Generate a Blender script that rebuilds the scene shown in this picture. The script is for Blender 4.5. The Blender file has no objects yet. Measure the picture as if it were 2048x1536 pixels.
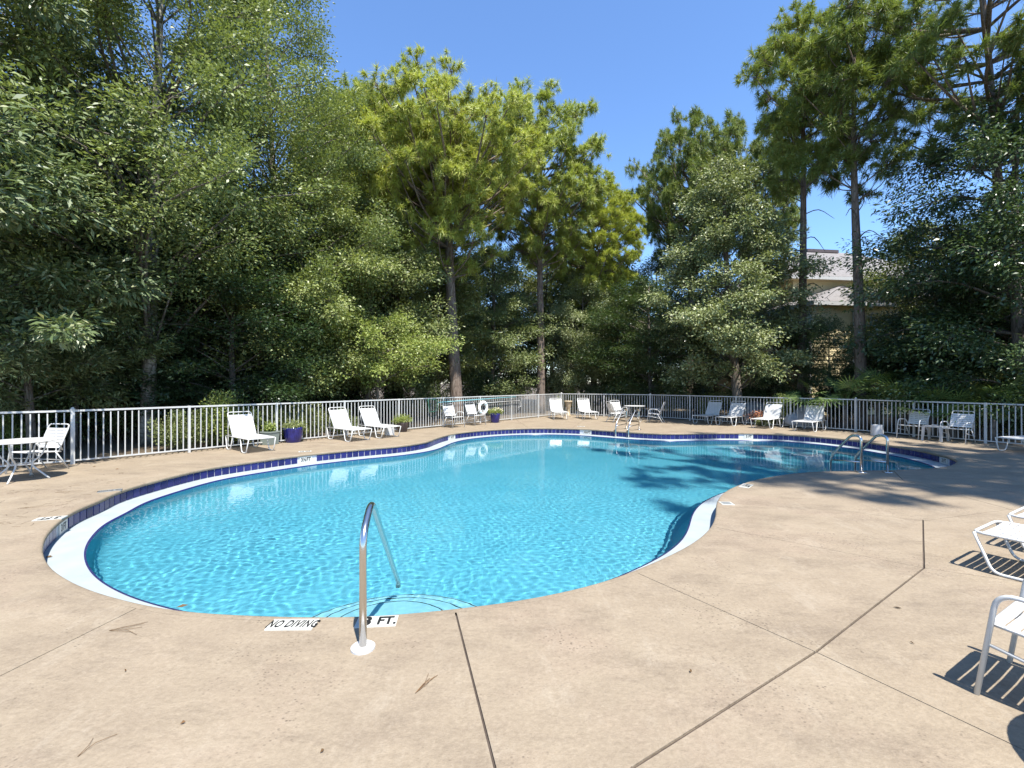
import bpy, bmesh, math, random
import numpy as np
from mathutils import Vector, Matrix

# ------------------------------------------------------------------ camera, sky, sun, exposure
sc = bpy.context.scene
COL = sc.collection
F, CX, HZ, HC = 930.0, 1024.0, 765.0, 1.75      # focal length (photo px), principal x, horizon row, eye height

cam_data = bpy.data.cameras.new('camera')
cam = bpy.data.objects.new('camera', cam_data)
COL.objects.link(cam)
cam.location = (0, 0, HC)
cam.rotation_euler = (math.radians(90), 0, 0)
cam_data.sensor_width = 36.0
cam_data.lens = 36.0 * F / 2048.0
cam_data.shift_y = -3.0 / 2048.0
cam_data.clip_start = 0.05
cam_data.clip_end = 2000
sc.camera = cam

SUN_V = Vector((0.21, -0.44, 1.0)).normalized()      # towards the sun
SUN_EL = math.asin(SUN_V.z)
SUN_AZ = math.atan2(SUN_V.x, SUN_V.y)
world = bpy.data.worlds.new('World')
sc.world = world
world.use_nodes = True
wn = world.node_tree.nodes
sky = wn.new('ShaderNodeTexSky')
sky.sky_type = 'NISHITA'
sky.sun_disc = False
sky.sun_elevation = SUN_EL
sky.sun_rotation = SUN_AZ
sky.altitude = 0
sky.air_density = 1.0
sky.dust_density = 0.0
sky.ozone_density = 9.0
wn['Background'].inputs[1].default_value = 0.122
world.node_tree.links.new(sky.outputs[0], wn['Background'].inputs[0])

sun_d = bpy.data.lights.new('sun', 'SUN')
sun_d.energy = 4.2
sun_d.angle = math.radians(0.53)
sun_d.color = (1.0, 0.955, 0.88)
sun = bpy.data.objects.new('sun', sun_d)
COL.objects.link(sun)
sun.rotation_euler = SUN_V.to_track_quat('Z', 'Y').to_euler()
sun.location = (0, 0, 40)

sc.view_settings.view_transform = 'Standard'
sc.view_settings.look = 'None'
sc.view_settings.gamma = 1.0
sc.view_settings.exposure = 1.32
sc.cycles.max_bounces = 8
sc.cycles.diffuse_bounces = 3
sc.cycles.glossy_bounces = 4
sc.cycles.transmission_bounces = 6
sc.cycles.transparent_max_bounces = 12
sc.cycles.sample_clamp_indirect = 4.0
sc.cycles.blur_glossy = 0.5

rnd = random.Random(7)
R = math.radians


def at(px, py, h=0.0):
    """ground (or height h) position seen at a photo pixel"""
    y = F * (HC - h) / (py - HZ)
    return Vector(((px - CX) / F * y, y, h))


def atx(px, y):
    return (px - CX) / F * y


# ------------------------------------------------------------------ helpers
def tag(o, label=None, cat=None, group=None, kind=None):
    if label: o['label'] = label
    if cat: o['category'] = cat
    if group: o['group'] = group
    if kind: o['kind'] = kind
    return o


def empty(name, loc=(0, 0, 0), rz=0.0):
    o = bpy.data.objects.new(name, None)
    o.empty_display_size = 0.2
    COL.objects.link(o)
    o.location = loc
    o.rotation_euler = (0, 0, rz)
    return o


def link(name, me, parent=None):
    o = bpy.data.objects.new(name, me)
    COL.objects.link(o)
    if parent: o.parent = parent
    return o


def copy_tree(o, parent=None):
    c = o.copy()
    COL.objects.link(c)
    c.parent = parent
    for ch in o.children:
        copy_tree(ch, c)
    return c


def fast_mesh(name, V, Fq, mat=None, smooth=False):
    """V (n,3), Fq (m,k) of constant k"""
    V = np.asarray(V, dtype=np.float32); Fq = np.asarray(Fq, dtype=np.int32)
    me = bpy.data.meshes.new(name)
    m, k = Fq.shape
    me.vertices.add(len(V)); me.vertices.foreach_set('co', V.ravel())
    me.loops.add(m * k); me.loops.foreach_set('vertex_index', Fq.ravel())
    me.polygons.add(m)
    me.polygons.foreach_set('loop_start', np.arange(0, m * k, k, dtype=np.int32))
    me.polygons.foreach_set('loop_total', np.full(m, k, dtype=np.int32))
    if smooth: me.polygons.foreach_set('use_smooth', np.ones(m, dtype=bool))
    if mat: me.materials.append(mat)
    me.update(calc_edges=True)
    return me


def catmull(pts, n=6, closed=False):
    P = [np.array(p, float) for p in pts]
    out = []
    N = len(P)
    rng = range(N if closed else N - 1)
    for i in rng:
        p0 = P[(i - 1) % N] if (closed or i > 0) else 2 * P[0] - P[1]
        p1 = P[i]; p2 = P[(i + 1) % N]
        p3 = P[(i + 2) % N] if (closed or i + 2 < N) else 2 * P[-1] - P[-2]
        for j in range(n):
            t = j / n
            out.append(0.5 * ((2 * p1) + (-p0 + p2) * t + (2 * p0 - 5 * p1 + 4 * p2 - p3) * t * t + (-p0 + 3 * p1 - 3 * p2 + p3) * t ** 3))
    if not closed: out.append(P[-1])
    return out


def fillet(pts, r, n=5):
    """round the corners of a polyline"""
    P = [Vector(p) for p in pts]
    out = [P[0]]
    for i in range(1, len(P) - 1):
        a, b, c = P[i - 1], P[i], P[i + 1]
        d1 = (a - b); d2 = (c - b)
        rr = min(r, d1.length * .45, d2.length * .45)
        s = b + d1.normalized() * rr; e = b + d2.normalized() * rr
        for j in range(n + 1):
            t = j / n
            out.append((1 - t) ** 2 * s + 2 * t * (1 - t) * b + t * t * e)
    out.append(P[-1])
    return out


class MB:
    def __init__(s):
        s.v = []; s.f = []

    def add(s, vs, fs):
        o = len(s.v)
        s.v += [tuple(v) for v in vs]
        s.f += [tuple(i + o for i in f) for f in fs]
        return s

    def box(s, c, d, rz=0.0, bev=0.0):
        c = Vector(c); h = Vector(d) / 2
        vs = []
        M = Matrix.Rotation(rz, 3, 'Z')
        for z in (-1, 1):
            for (x, y) in ((-1, -1), (1, -1), (1, 1), (-1, 1)):
                vs.append(c + M @ Vector((x * h.x, y * h.y, z * h.z)))
        return s.add(vs, [(3, 2, 1, 0), (4, 5, 6, 7), (0, 1, 5, 4), (1, 2, 6, 5), (2, 3, 7, 6), (3, 0, 4, 7)])

    def tube(s, pts, r, seg=8, closed=False, cap=True):
        P = [Vector(p) for p in pts]
        n = len(P)
        rs = list(r) if hasattr(r, '__len__') else [r] * n
        rings = []
        T0 = None; N = None
        for i in range(n):
            a = P[(i - 1) % n] if (closed or i > 0) else P[0]
            b = P[(i + 1) % n] if (closed or i < n - 1) else P[-1]
            T = (b - a)
            T = T.normalized() if T.length > 1e-9 else Vector((0, 0, 1))
            if N is None:
                N = T.orthogonal().normalized()
            else:
                N = (N - T * N.dot(T))
                N = N.normalized() if N.length > 1e-6 else T.orthogonal().normalized()
            B = T.cross(N)
            rings.append([P[i] + (N * math.cos(2 * math.pi * k / seg) + B * math.sin(2 * math.pi * k / seg)) * rs[i] for k in range(seg)])
        o = len(s.v)
        for rg in rings: s.v += [tuple(v) for v in rg]
        m = n if closed else n - 1
        for i in range(m):
            j = (i + 1) % n
            for k in range(seg):
                k2 = (k + 1) % seg
                s.f.append((o + i * seg + k, o + i * seg + k2, o + j * seg + k2, o + j * seg + k))
        if cap and not closed:
            s.f.append(tuple(o + k for k in reversed(range(seg))))
            s.f.append(tuple(o + (n - 1) * seg + k for k in range(seg)))
        return s

    def lathe(s, prof, seg=24, c=(0, 0, 0), close_top=True, close_bot=True):
        o = len(s.v)
        for (r, z) in prof:
            for k in range(seg):
                a = 2 * math.pi * k / seg
                s.v.append((c[0] + r * math.cos(a), c[1] + r * math.sin(a), c[2] + z))
        for i in range(len(prof) - 1):
            for k in range(seg):
                k2 = (k + 1) % seg
                s.f.append((o + i * seg + k, o + i * seg + k2, o + (i + 1) * seg + k2, o + (i + 1) * seg + k))
        if close_bot: s.f.append(tuple(o + k for k in reversed(range(seg))))
        if close_top: s.f.append(tuple(o + (len(prof) - 1) * seg + k for k in range(seg)))
        return s

    def mesh(s, name, mat, smooth=False):
        me = bpy.data.meshes.new(name)
        me.from_pydata(s.v, [], s.f)
        if mat: me.materials.append(mat)
        if smooth:
            me.polygons.foreach_set('use_smooth', [True] * len(me.polygons))
        me.update()
        return me

    def build(s, name, mat, parent=None, smooth=False):
        return link(name, s.mesh(name, mat, smooth), parent)


# ------------------------------------------------------------------ materials
def newmat(name):
    m = bpy.data.materials.new(name)
    m.use_nodes = True
    nt = m.node_tree
    b = nt.nodes['Principled BSDF']
    return m, nt, b


def N(nt, t, **kw):
    n = nt.nodes.new(t)
    for k, v in kw.items():
        if k.startswith('i_'):
            n.inputs[k[2:].replace('_', ' ')].default_value = v
        else:
            setattr(n, k, v)
    return n


def ramp(nt, fac, stops):
    r = nt.nodes.new('ShaderNodeValToRGB')
    el = r.color_ramp.elements
    while len(el) < len(stops): el.new(0.5)
    for e, (p, c) in zip(el, stops):
        e.position = p
        e.color = (c[0], c[1], c[2], 1) if hasattr(c, '__len__') else (c, c, c, 1)
    nt.links.new(fac, r.inputs[0])
    return r.outputs[0]


def mixc(nt, fac, a, b, mode='MIX'):
    m = nt.nodes.new('ShaderNodeMix'); m.data_type = 'RGBA'; m.blend_type = mode
    for s, v in ((0, fac), (6, a), (7, b)):
        if hasattr(v, 'links') or hasattr(v, 'is_linked'): nt.links.new(v, m.inputs[s])
        elif s == 0: m.inputs[0].default_value = v
        else: m.inputs[s].default_value = (v[0], v[1], v[2], 1)
    return m.outputs[2]


def noise(nt, vec, scale, detail=4, rough=0.55):
    n = nt.nodes.new('ShaderNodeTexNoise')
    n.inputs['Scale'].default_value = scale; n.inputs['Detail'].default_value = detail; n.inputs['Roughness'].default_value = rough
    if vec is not None: nt.links.new(vec, n.inputs['Vector'])
    return n.outputs[0]


def bump(nt, h, b, strength=0.3, dist=0.01):
    n = nt.nodes.new('ShaderNodeBump')
    n.inputs['Strength'].default_value = strength; n.inputs['Distance'].default_value = dist
    nt.links.new(h, n.inputs['Height'])
    nt.links.new(n.outputs[0], b.inputs['Normal'])


def mapping(nt, out, scale=(1, 1, 1), rot=(0, 0, 0)):
    m = nt.nodes.new('ShaderNodeMapping')
    m.inputs['Scale'].default_value = scale
    m.inputs['Rotation'].default_value = rot
    nt.links.new(out, m.inputs[0])
    return m.outputs[0]


def worldpos(nt):
    return nt.nodes.new('ShaderNodeNewGeometry').outputs['Position']


def objpos(nt):
    return nt.nodes.new('ShaderNodeTexCoord').outputs['Object']


def plain(name, col, rough=0.5, spec=0.5, metal=0.0, vary=0.08, scale=6.0, bumps=0.0):
    m, nt, b = newmat(name)
    p = worldpos(nt)
    n = noise(nt, p, scale, 5)
    c = ramp(nt, n, [(0.3, [x * (1 - vary) for x in col]), (0.7, [min(1, x * (1 + vary)) for x in col])])
    nt.links.new(c, b.inputs['Base Color'])
    b.inputs['Roughness'].default_value = rough
    b.inputs['Specular IOR Level'].default_value = spec
    b.inputs['Metallic'].default_value = metal
    if bumps: bump(nt, noise(nt, p, scale * 8, 4), b, bumps, 0.004)
    return m


def deck_material():
    m, nt, b = newmat('deck_texture_coat')
    p = worldpos(nt)
    big = noise(nt, p, 0.45, 6, 0.65)
    mid = noise(nt, mapping(nt, p, (1, 1.5, 1), (0, 0, 0.5)), 1.5, 10, 0.76)
    fine = noise(nt, p, 30, 6, 0.8)
    c = ramp(nt, big, [(0.33, (0.239, 0.187, 0.133)), (0.5, (0.261, 0.210, 0.148)), (0.62, (0.261, 0.189, 0.142))])
    c = mixc(nt, 0.62, c, ramp(nt, mid, [(0.30, (0.148, 0.115, 0.083)), (0.42, (0.217, 0.176, 0.127)), (0.55, (0.265, 0.217, 0.156)), (0.72, (0.348, 0.291, 0.219))]))
    st = noise(nt, mapping(nt, p, (1.0, 2.2, 1), (0, 0, 0.35)), 0.9, 11, 0.8)
    c = mixc(nt, ramp(nt, st, [(0.49, 0.0), (0.65, 0.72)]), c, (0.131, 0.102, 0.076))
    st2 = noise(nt, mapping(nt, p, (2.0, 0.8, 1), (0, 0, -0.2)), 1.6, 11, 0.8)
    c = mixc(nt, ramp(nt, st2, [(0.53, 0.0), (0.68, 0.6)]), c, (0.348, 0.300, 0.232))
    # open pores of the knock-down texture, in patches
    sp = nt.nodes.new('ShaderNodeTexVoronoi'); sp.inputs['Scale'].default_value = 30; nt.links.new(mapping(nt, p, (1, 1.35, 1), (0, 0, 0.3)), sp.inputs['Vector'])
    spots = ramp(nt, sp.outputs['Distance'], [(0.12, 1.0), (0.30, 0.0)])
    patch = ramp(nt, noise(nt, p, 0.9, 8, 0.74), [(0.50, 0.0), (0.60, 1.0)])
    mm = nt.nodes.new('ShaderNodeMath'); mm.operation = 'MULTIPLY'
    nt.links.new(spots, mm.inputs[0]); nt.links.new(patch, mm.inputs[1])
    c = mixc(nt, mm.outputs[0], c, (0.065, 0.051, 0.038))
    c = mixc(nt, 0.3, c, ramp(nt, fine, [(0.3, (0.131, 0.102, 0.071)), (0.5, (0.257, 0.205, 0.145)), (0.7, (0.383, 0.317, 0.237))]))
    nt.links.new(c, b.inputs['Base Color'])
    b.inputs['Roughness'].default_value = 0.85
    b.inputs['Specular IOR Level'].default_value = 0.2
    h = mixc(nt, 0.5, noise(nt, p, 40, 5, 0.65), noise(nt, p, 12, 5, 0.65))
    bump(nt, h, b, 1.0, 0.012)
    return m


M_DECK = deck_material()
M_JOINT = plain('joint_sealant', (0.07, 0.055, 0.045), 0.9, 0.2, vary=0.3)
M_COPE = plain('coping_concrete', (0.40, 0.35, 0.28), 0.8, 0.25, vary=0.12, bumps=0.4)
M_WHITE = plain('white_powder_coat', (0.54, 0.54, 0.52), 0.35, 0.5, vary=0.03)
M_STRAP = plain('white_vinyl_strap', (0.56, 0.56, 0.55), 0.4, 0.5, vary=0.04)
M_FENCE = plain('white_aluminium', (0.50, 0.50, 0.48), 0.38, 0.5, vary=0.05)
M_PLASTER = plain('white_pool_plaster', (0.31, 0.35, 0.365), 0.6, 0.4, vary=0.09, scale=3, bumps=0.15)
M_PLASTIC = plain('white_plastic', (0.5, 0.5, 0.49), 0.45, 0.5, vary=0.04)
M_GREYPL = plain('weathered_grey_plastic', (0.42, 0.41, 0.39), 0.6, 0.4, vary=0.12)
M_BLUEPOT = plain('cobalt_glaze', (0.018, 0.02, 0.16), 0.12, 0.6, vary=0.25)
M_BROWNPOT = plain('brown_pot', (0.08, 0.06, 0.055), 0.5, 0.4, vary=0.15)
M_GREYPOT = plain('grey_green_planter', (0.2, 0.23, 0.2), 0.7, 0.3, vary=0.12)
M_TAN = plain('tan_urn_stone', (0.45, 0.36, 0.24), 0.8, 0.3, vary=0.12)
M_SOIL = plain('potting_soil', (0.05, 0.035, 0.025), 0.95, 0.1, vary=0.3)
M_BLACK = plain('black_lettering', (0.012, 0.012, 0.013), 0.5, 0.4)
M_TILEW = plain('white_marker_tile', (0.5, 0.5, 0.46), 0.3, 0.5, vary=0.06)
M_TILEG = plain('grey_marker_tile', (0.22, 0.23, 0.23), 0.35, 0.5, vary=0.1)
M_STEEL, _nt, _b = newmat('polished_steel')
_b.inputs['Base Color'].default_value = (0.62, 0.60, 0.57, 1); _b.inputs['Metallic'].default_value = 1.0; _b.inputs['Roughness'].default_value = 0.22
M_RING = plain('white_life_ring', (0.8, 0.8, 0.78), 0.45, 0.5)
M_TEAL = plain('teal_pole', (0.16, 0.38, 0.42), 0.35, 0.5)
M_NET = plain('green_net_frame', (0.05, 0.2, 0.13), 0.5, 0.5)
M_ROPE = plain('rope', (0.6, 0.58, 0.5), 0.8, 0.2)
M_GROUT = plain('grout', (0.5, 0.51, 0.53), 0.8, 0.2)


def tile_material():
    m, nt, b = newmat('cobalt_tile')
    oi = nt.nodes.new('ShaderNodeObjectInfo')
    c = ramp(nt, oi.outputs['Random'], [(0.0, (0.010, 0.012, 0.075)), (0.5, (0.015, 0.018, 0.11)), (1.0, (0.022, 0.025, 0.13))])
    c = mixc(nt, ramp(nt, noise(nt, worldpos(nt), 30, 4), [(0.5, 0.0), (0.85, 0.35)]), c, (0.06, 0.065, 0.15))
    nt.links.new(c, b.inputs['Base Color'])
    b.inputs['Roughness'].default_value = 0.25
    b.inputs['Specular IOR Level'].default_value = 0.3
    return m


M_TILE = tile_material()


def basin_material():
    m, nt, b = newmat('blue_pool_plaster')
    p = worldpos(nt)
    c = ramp(nt, noise(nt, p, 1.2, 5), [(0.3, (0.10, 0.385, 0.48)), (0.7, (0.125, 0.42, 0.515))])
    nt.links.new(c, b.inputs['Base Color'])
    b.inputs['Roughness'].default_value = 0.7
    b.inputs['Specular IOR Level'].default_value = 0.0
    return m


M_BASIN = basin_material()


def water_material():
    m = bpy.data.materials.new('pool_water')
    m.use_nodes = True
    nt = m.node_tree
    nt.nodes.clear()
    out = nt.nodes.new('ShaderNodeOutputMaterial')
    g = nt.nodes.new('ShaderNodeBsdfGlass') if False else nt.nodes.new('ShaderNodeBsdfRefraction')
    gl = nt.nodes.new('ShaderNodeBsdfGlossy')
    g.inputs['IOR'].default_value = 1.333
    g.inputs['Roughness'].default_value = 0.0
    g.inputs['Color'].default_value = (0.93, 0.985, 1.0, 1)
    gl.inputs['Roughness'].default_value = 0.02
    fr = nt.nodes.new('ShaderNodeFresnel'); fr.inputs['IOR'].default_value = 1.333
    mx = nt.nodes.new('ShaderNodeMixShader')
    nt.links.new(fr.outputs[0], mx.inputs[0]); nt.links.new(g.outputs[0], mx.inputs[1]); nt.links.new(gl.outputs[0], mx.inputs[2])
    nt.links.new(mx.outputs[0], out.inputs[0])
    return m


M_WATER = water_material()


def leaf_material(name, c1, c2, c3=None, trans=0.35, rough=0.42, spec=0.4, tcol=None):
    m = bpy.data.materials.new(name)
    m.use_nodes = True
    nt = m.node_tree
    b = nt.nodes['Principled BSDF']
    out = nt.nodes['Material Output']
    geo = nt.nodes.new('ShaderNodeNewGeometry')
    stops = [(0.0, c1), (0.85, c2)] + ([(1.0, c3)] if c3 else [])
    c = ramp(nt, geo.outputs['Random Per Island'], stops)
    oi = nt.nodes.new('ShaderNodeObjectInfo')
    v = ramp(nt, oi.outputs['Random'], [(0.0, (0.82, 0.86, 0.85)), (1.0, (1.15, 1.1, 1.0))])
    c = mixc(nt, 1.0, c, v, 'MULTIPLY')
    nt.links.new(c, b.inputs['Base Color'])
    b.inputs['Roughness'].default_value = rough
    b.inputs['Specular IOR Level'].default_value = spec
    tr = nt.nodes.new('ShaderNodeBsdfTranslucent')
    tc = mixc(nt, 1.0, c, tcol or (1.25, 1.3, 0.6), 'MULTIPLY')
    nt.links.new(tc, tr.inputs['Color'])
    mx = nt.nodes.new('ShaderNodeMixShader')
    mx.inputs[0].default_value = trans
    nt.links.new(b.outputs[0], mx.inputs[1]); nt.links.new(tr.outputs[0], mx.inputs[2])
    nt.links.new(mx.outputs[0], out.inputs[0])
    return m


L_BAY = leaf_material('bay_leaf', (0.085, 0.125, 0.05), (0.15, 0.20, 0.10), (0.32, 0.34, 0.21), 0.2, 0.44, 0.5)
L_LIGHT = leaf_material('light_oak_leaf', (0.17, 0.21, 0.065), (0.29, 0.33, 0.125), (0.37, 0.39, 0.19), 0.25, 0.46, 0.45)
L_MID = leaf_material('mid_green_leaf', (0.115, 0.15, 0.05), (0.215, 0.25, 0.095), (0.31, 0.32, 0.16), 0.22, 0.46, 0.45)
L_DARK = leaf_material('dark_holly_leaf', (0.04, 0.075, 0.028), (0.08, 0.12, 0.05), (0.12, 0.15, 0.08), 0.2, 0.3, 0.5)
L_SILV = leaf_material('silver_green_leaf', (0.14, 0.18, 0.08), (0.24, 0.28, 0.145), (0.36, 0.38, 0.24), 0.2, 0.46, 0.45)
L_PINE = leaf_material('pine_needle', (0.27, 0.32, 0.065), (0.41, 0.46, 0.125), (0.45, 0.4, 0.13), 0.25, 0.45, 0.4)
L_PINED = leaf_material('dark_pine_needle', (0.17, 0.22, 0.06), (0.25, 0.305, 0.09), (0.32, 0.28, 0.12), 0.25, 0.45, 0.4)
L_YELL = leaf_material('bright_shrub_leaf', (0.17, 0.22, 0.05), (0.27, 0.32, 0.09), (0.35, 0.36, 0.14), 0.25, 0.45, 0.4)
L_PALM = leaf_material('palmetto_leaf', (0.09, 0.15, 0.05), (0.17, 0.24, 0.085), None, 0.25, 0.35, 0.5)
L_FLOW = leaf_material('pale_petal', (0.6, 0.55, 0.3), (0.75, 0.7, 0.6), None, 0.3, 0.6, 0.2, (1, 1, 1))
L_ORNG = leaf_material('salmon_petal', (0.65, 0.25, 0.13), (0.75, 0.42, 0.28), None, 0.3, 0.6, 0.2, (1, 1, 1))
L_DEAD = leaf_material('dead_leaf', (0.09, 0.05, 0.025), (0.17, 0.1, 0.05), None, 0.1, 0.7, 0.2, (1, 1, 1))


def bark_material(name, c1, c2, c3, sx=9, sz=1.6, strength=0.8):
    m, nt, b = newmat(name)
    p = mapping(nt, objpos(nt), (sx, sx, sz))
    v = nt.nodes.new('ShaderNodeTexVoronoi'); v.inputs['Scale'].default_value = 1.6; v.feature = 'DISTANCE_TO_EDGE'
    nt.links.new(p, v.inputs['Vector'])
    n = noise(nt, p, 1.3, 6, 0.65)
    c = ramp(nt, n, [(0.28, c1), (0.5, c2), (0.75, c3)])
    c = mixc(nt, ramp(nt, v.outputs['Distance'], [(0.0, 0.65), (0.12, 0.0)]), c, [x * 0.35 for x in c1])
    nt.links.new(c, b.inputs['Base Color'])
    b.inputs['Roughness'].default_value = 0.9
    b.inputs['Specular IOR Level'].default_value = 0.2
    bump(nt, mixc(nt, 0.5, n, v.outputs['Distance']), b, strength, 0.05)
    return m


B_PINE = bark_material('pine_bark', (0.12, 0.085, 0.065), (0.2, 0.155, 0.125), (0.28, 0.235, 0.2))
B_PALE = bark_material('pale_bark', (0.16, 0.135, 0.1), (0.32, 0.29, 0.24), (0.46, 0.43, 0.37), 3, 3, 0.4)
B_GREY = bark_material('grey_bark', (0.10, 0.085, 0.07), (0.17, 0.145, 0.12), (0.24, 0.21, 0.175))

# ------------------------------------------------------------------ pool outline (deck lip), traced on the ground plane
LIP_PX = [(905, 1217), (800, 1228), (700, 1233), (600, 1233), (500, 1230), (420, 1226), (365, 1222), (325, 1216), (279, 1207), (232, 1195), (193, 1184),
          (157, 1170), (122, 1151), (99, 1133), (88, 1115), (83.5, 1097), (91, 1070), (115, 1044), (154, 1017), (200, 1000), (236, 982), (308, 961), (410, 936.5),
          (502, 922.5), (605, 909), (708, 898.5), (770, 893.5), (815, 889), (854, 882.5), (873, 875.5), (897, 868.5), (932, 863), (994, 858), (1070, 855.5), (1154, 856.7), (1232, 861.5),
          (1294, 865.3), (1345, 866.7), (1428, 865.3), (1516, 866), (1604, 870), (1700, 878.5), (1779, 889.5), (1839, 899.5), (1889, 911), (1913, 919.5), (1912, 925),
          (1897, 932), (1860, 936.5), (1800, 939.5), (1720, 941), (1660, 942), (1604, 945), (1551, 951.5), (1498, 962.5), (1455, 979.5), (1437, 996), (1432, 1010), (1432.5, 1021), (1430, 1036),
          (1423, 1052.5), (1402, 1074), (1378, 1090), (1345, 1107.5), (1310, 1123), (1268, 1141), (1200, 1165), (1100, 1189), (1000, 1206)]


def resample(P, step):
    P = np.array(P); Q = np.vstack([P, P[:1]])
    d = np.r_[0, np.cumsum(np.linalg.norm(np.diff(Q, axis=0), axis=1))]
    n = int(round(d[-1] / step))
    t = np.linspace(0, d[-1], n, endpoint=False)
    return np.c_[np.interp(t, d, Q[:, 0]), np.interp(t, d, Q[:, 1])]


def smooth_closed(P, k, it):
    for _ in range(it):
        P = (1 - k) * P + k * 0.5 * (np.roll(P, 1, 0) + np.roll(P, -1, 0))
    return P


_lip = [at(px, py) for px, py in LIP_PX]
_c = np.array(catmull([(p.x, p.y) for p in _lip], 8, True))
LIP = smooth_closed(resample(_c, 0.06), 0.5, 26)
LIP = resample(LIP, 0.06)


def area2(P):
    return 0.5 * np.sum(P[:, 0] * np.roll(P[:, 1], -1) - np.roll(P[:, 0], -1) * P[:, 1])


if area2(LIP) < 0: LIP = LIP[::-1].copy()      # counter-clockwise: inside is on the left


def normals_in(P):
    t = np.roll(P, -1, 0) - np.roll(P, 1, 0)
    t /= np.linalg.norm(t, axis=1)[:, None]
    return np.c_[-t[:, 1], t[:, 0]]


NIN = normals_in(LIP)


def offs(d, it=0):
    Q = LIP + NIN * d
    return smooth_closed(Q, 0.5, it) if it else Q


def inside(poly, X, Y):
    r = np.zeros(X.shape, bool)
    n = len(poly)
    x1, y1 = poly[-1]
    for x2, y2 in poly:
        if y1 != y2:
            c = ((y2 > Y) != (y1 > Y)) & (X < (x1 - x2) * (Y - y2) / (y1 - y2) + x2)
            r ^= c
        x1, y1 = x2, y2
    return r


def sweep_ring(prof_paths, name, mat, parent=None, smooth=False):
    """prof_paths: list of (loop Nx2, z)"""
    n = len(prof_paths[0][0])
    V = np.vstack([np.c_[P, np.full(n, z) if np.isscalar(z) else z] for P, z in prof_paths])
    fs = []
    i = np.arange(n); j = (i + 1) % n
    for k in range(len(prof_paths) - 1):
        fs.append(np.c_[k * n + i, k * n + j, (k + 1) * n + j, (k + 1) * n + i])
    return link(name, fast_mesh(name, V, np.vstack(fs), mat, smooth), parent)


def fill_loops(loops, z):
    bm = bmesh.new()
    edges = []
    for L in loops:
        vs = [bm.verts.new((p[0], p[1], z)) for p in L]
        for a, b in zip(vs, vs[1:] + vs[:1]): edges.append(bm.edges.new((a, b)))
    bmesh.ops.triangle_fill(bm, use_beauty=True, use_dissolve=False, edges=edges)
    for f in bm.faces:
        f.normal_update()
        if f.normal.z < 0: f.normal_flip()
    return bm


# ------------------------------------------------------------------ fence line
P0 = Vector((-9.43, 9.98, 0)); PA = Vector((2.66, 25.0, 0)); PB = Vector((6.84, 23.0, 0)); PF = Vector((12.2, 16.5, 0)); PR = Vector((13.9, 12.7, 0))
DIR_L = (PA - P0).normalized(); DIR_B = (PF - PB).normalized(); DIR_R = (PR - PF).normalized()
PL = P0 + Vector((-0.77, -0.64, 0)).normalized() * 2.16
PR2 = PF + DIR_R * 1.72 * 3
LEFT_OUT = Vector((-DIR_L.y, DIR_L.x, 0))

DECK_OUT = [(-9.62, 10.1), (2.68, 25.3), (6.95, 23.25), (12.4, 16.65), (14.1, 12.85), (17.0, 6.0), (17.0, -7.0), (-16.0, -7.0), (-16.0, 4.4)]

# ground: one sheet to the horizon with the deck let into it
gm, gnt, gb = newmat('woodland_floor')
_p = worldpos(gnt)
_c1 = ramp(gnt, noise(gnt, _p, 1.5, 7, 0.7), [(0.3, (0.055, 0.04, 0.026)), (0.55, (0.11, 0.085, 0.055)), (0.72, (0.075, 0.09, 0.035))])
_c1 = mixc(gnt, 0.5, _c1, ramp(gnt, noise(gnt, _p, 28, 5, 0.7), [(0.3, (0.03, 0.022, 0.015)), (0.7, (0.17, 0.125, 0.08))]))
gnt.links.new(_c1, gb.inputs['Base Color']); gb.inputs['Roughness'].default_value = 0.95
bump(gnt, noise(gnt, _p, 25, 5), gb, 0.8, 0.03)
_bm = fill_loops([[(-600, -600), (600, -600), (600, 900), (-600, 900)], [(x, y) for x, y in DECK_OUT]], -0.03)
_me = bpy.data.meshes.new('ground'); _bm.to_mesh(_me); _bm.free(); _me.materials.append(gm)
tag(link('ground', _me), kind='structure')

# ------------------------------------------------------------------ deck slabs cut by real joints
deck = tag(empty('pool_deck'), kind='structure')
inner = offs(-0.07)[::3]
_bm = fill_loops([DECK_OUT, [tuple(p) for p in inner]], 0.0)
_ret = bmesh.ops.extrude_face_region(_bm, geom=_bm.faces[:])
_vs = [e for e in _ret['geom'] if isinstance(e, bmesh.types.BMVert)]
bmesh.ops.translate(_bm, vec=(0, 0, -0.12), verts=_vs)
bmesh.ops.recalc_face_normals(_bm, faces=_bm.faces)
_me = bpy.data.meshes.new('deck_whole'); _bm.to_mesh(_me); _bm.free()
whole = link('deck_whole', _me)

J = []      # (polyline of ground points, width)


def jpx(pts, w):
    J.append(([at(*p).to_2d() for p in pts], w))


jpx([(905, 1200), (990, 1536)], 0.014)
J[-1][0].append(Vector((0.35, -0.2))); J[-1][0].append(Vector((1.0, -7.5)))
jpx([(1846, 1040), (1848, 1136), (1634, 1302), (1265, 1536)], 0.016)
J[-1][0].append(Vector((-0.55, -0.2))); J[-1][0].append(Vector((-2.2, -7.5)))
jpx([(1250, 1135), (1630, 1303), (2048, 1500)], 0.007)
J[-1][0].append(Vector((6.2, 0.4))); J[-1][0].append(Vector((18.0, -4.0)))
jpx([(1400, 1048), (1480, 1064), (1848, 1136), (2048, 1165)], 0.006)
J[-1][0].append(Vector((18.0, 1.8)))
jpx([(1420, 1003), (1690, 1022), (1846, 1042), (2024, 1018)], 0.006)
jpx([(1780, 935), (1807, 961), (2048, 1026)], 0.009)
J[-1][0].append(Vector((18.0, 3.7)))
jpx([(300, 1203), (0, 1352)], 0.008)
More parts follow.
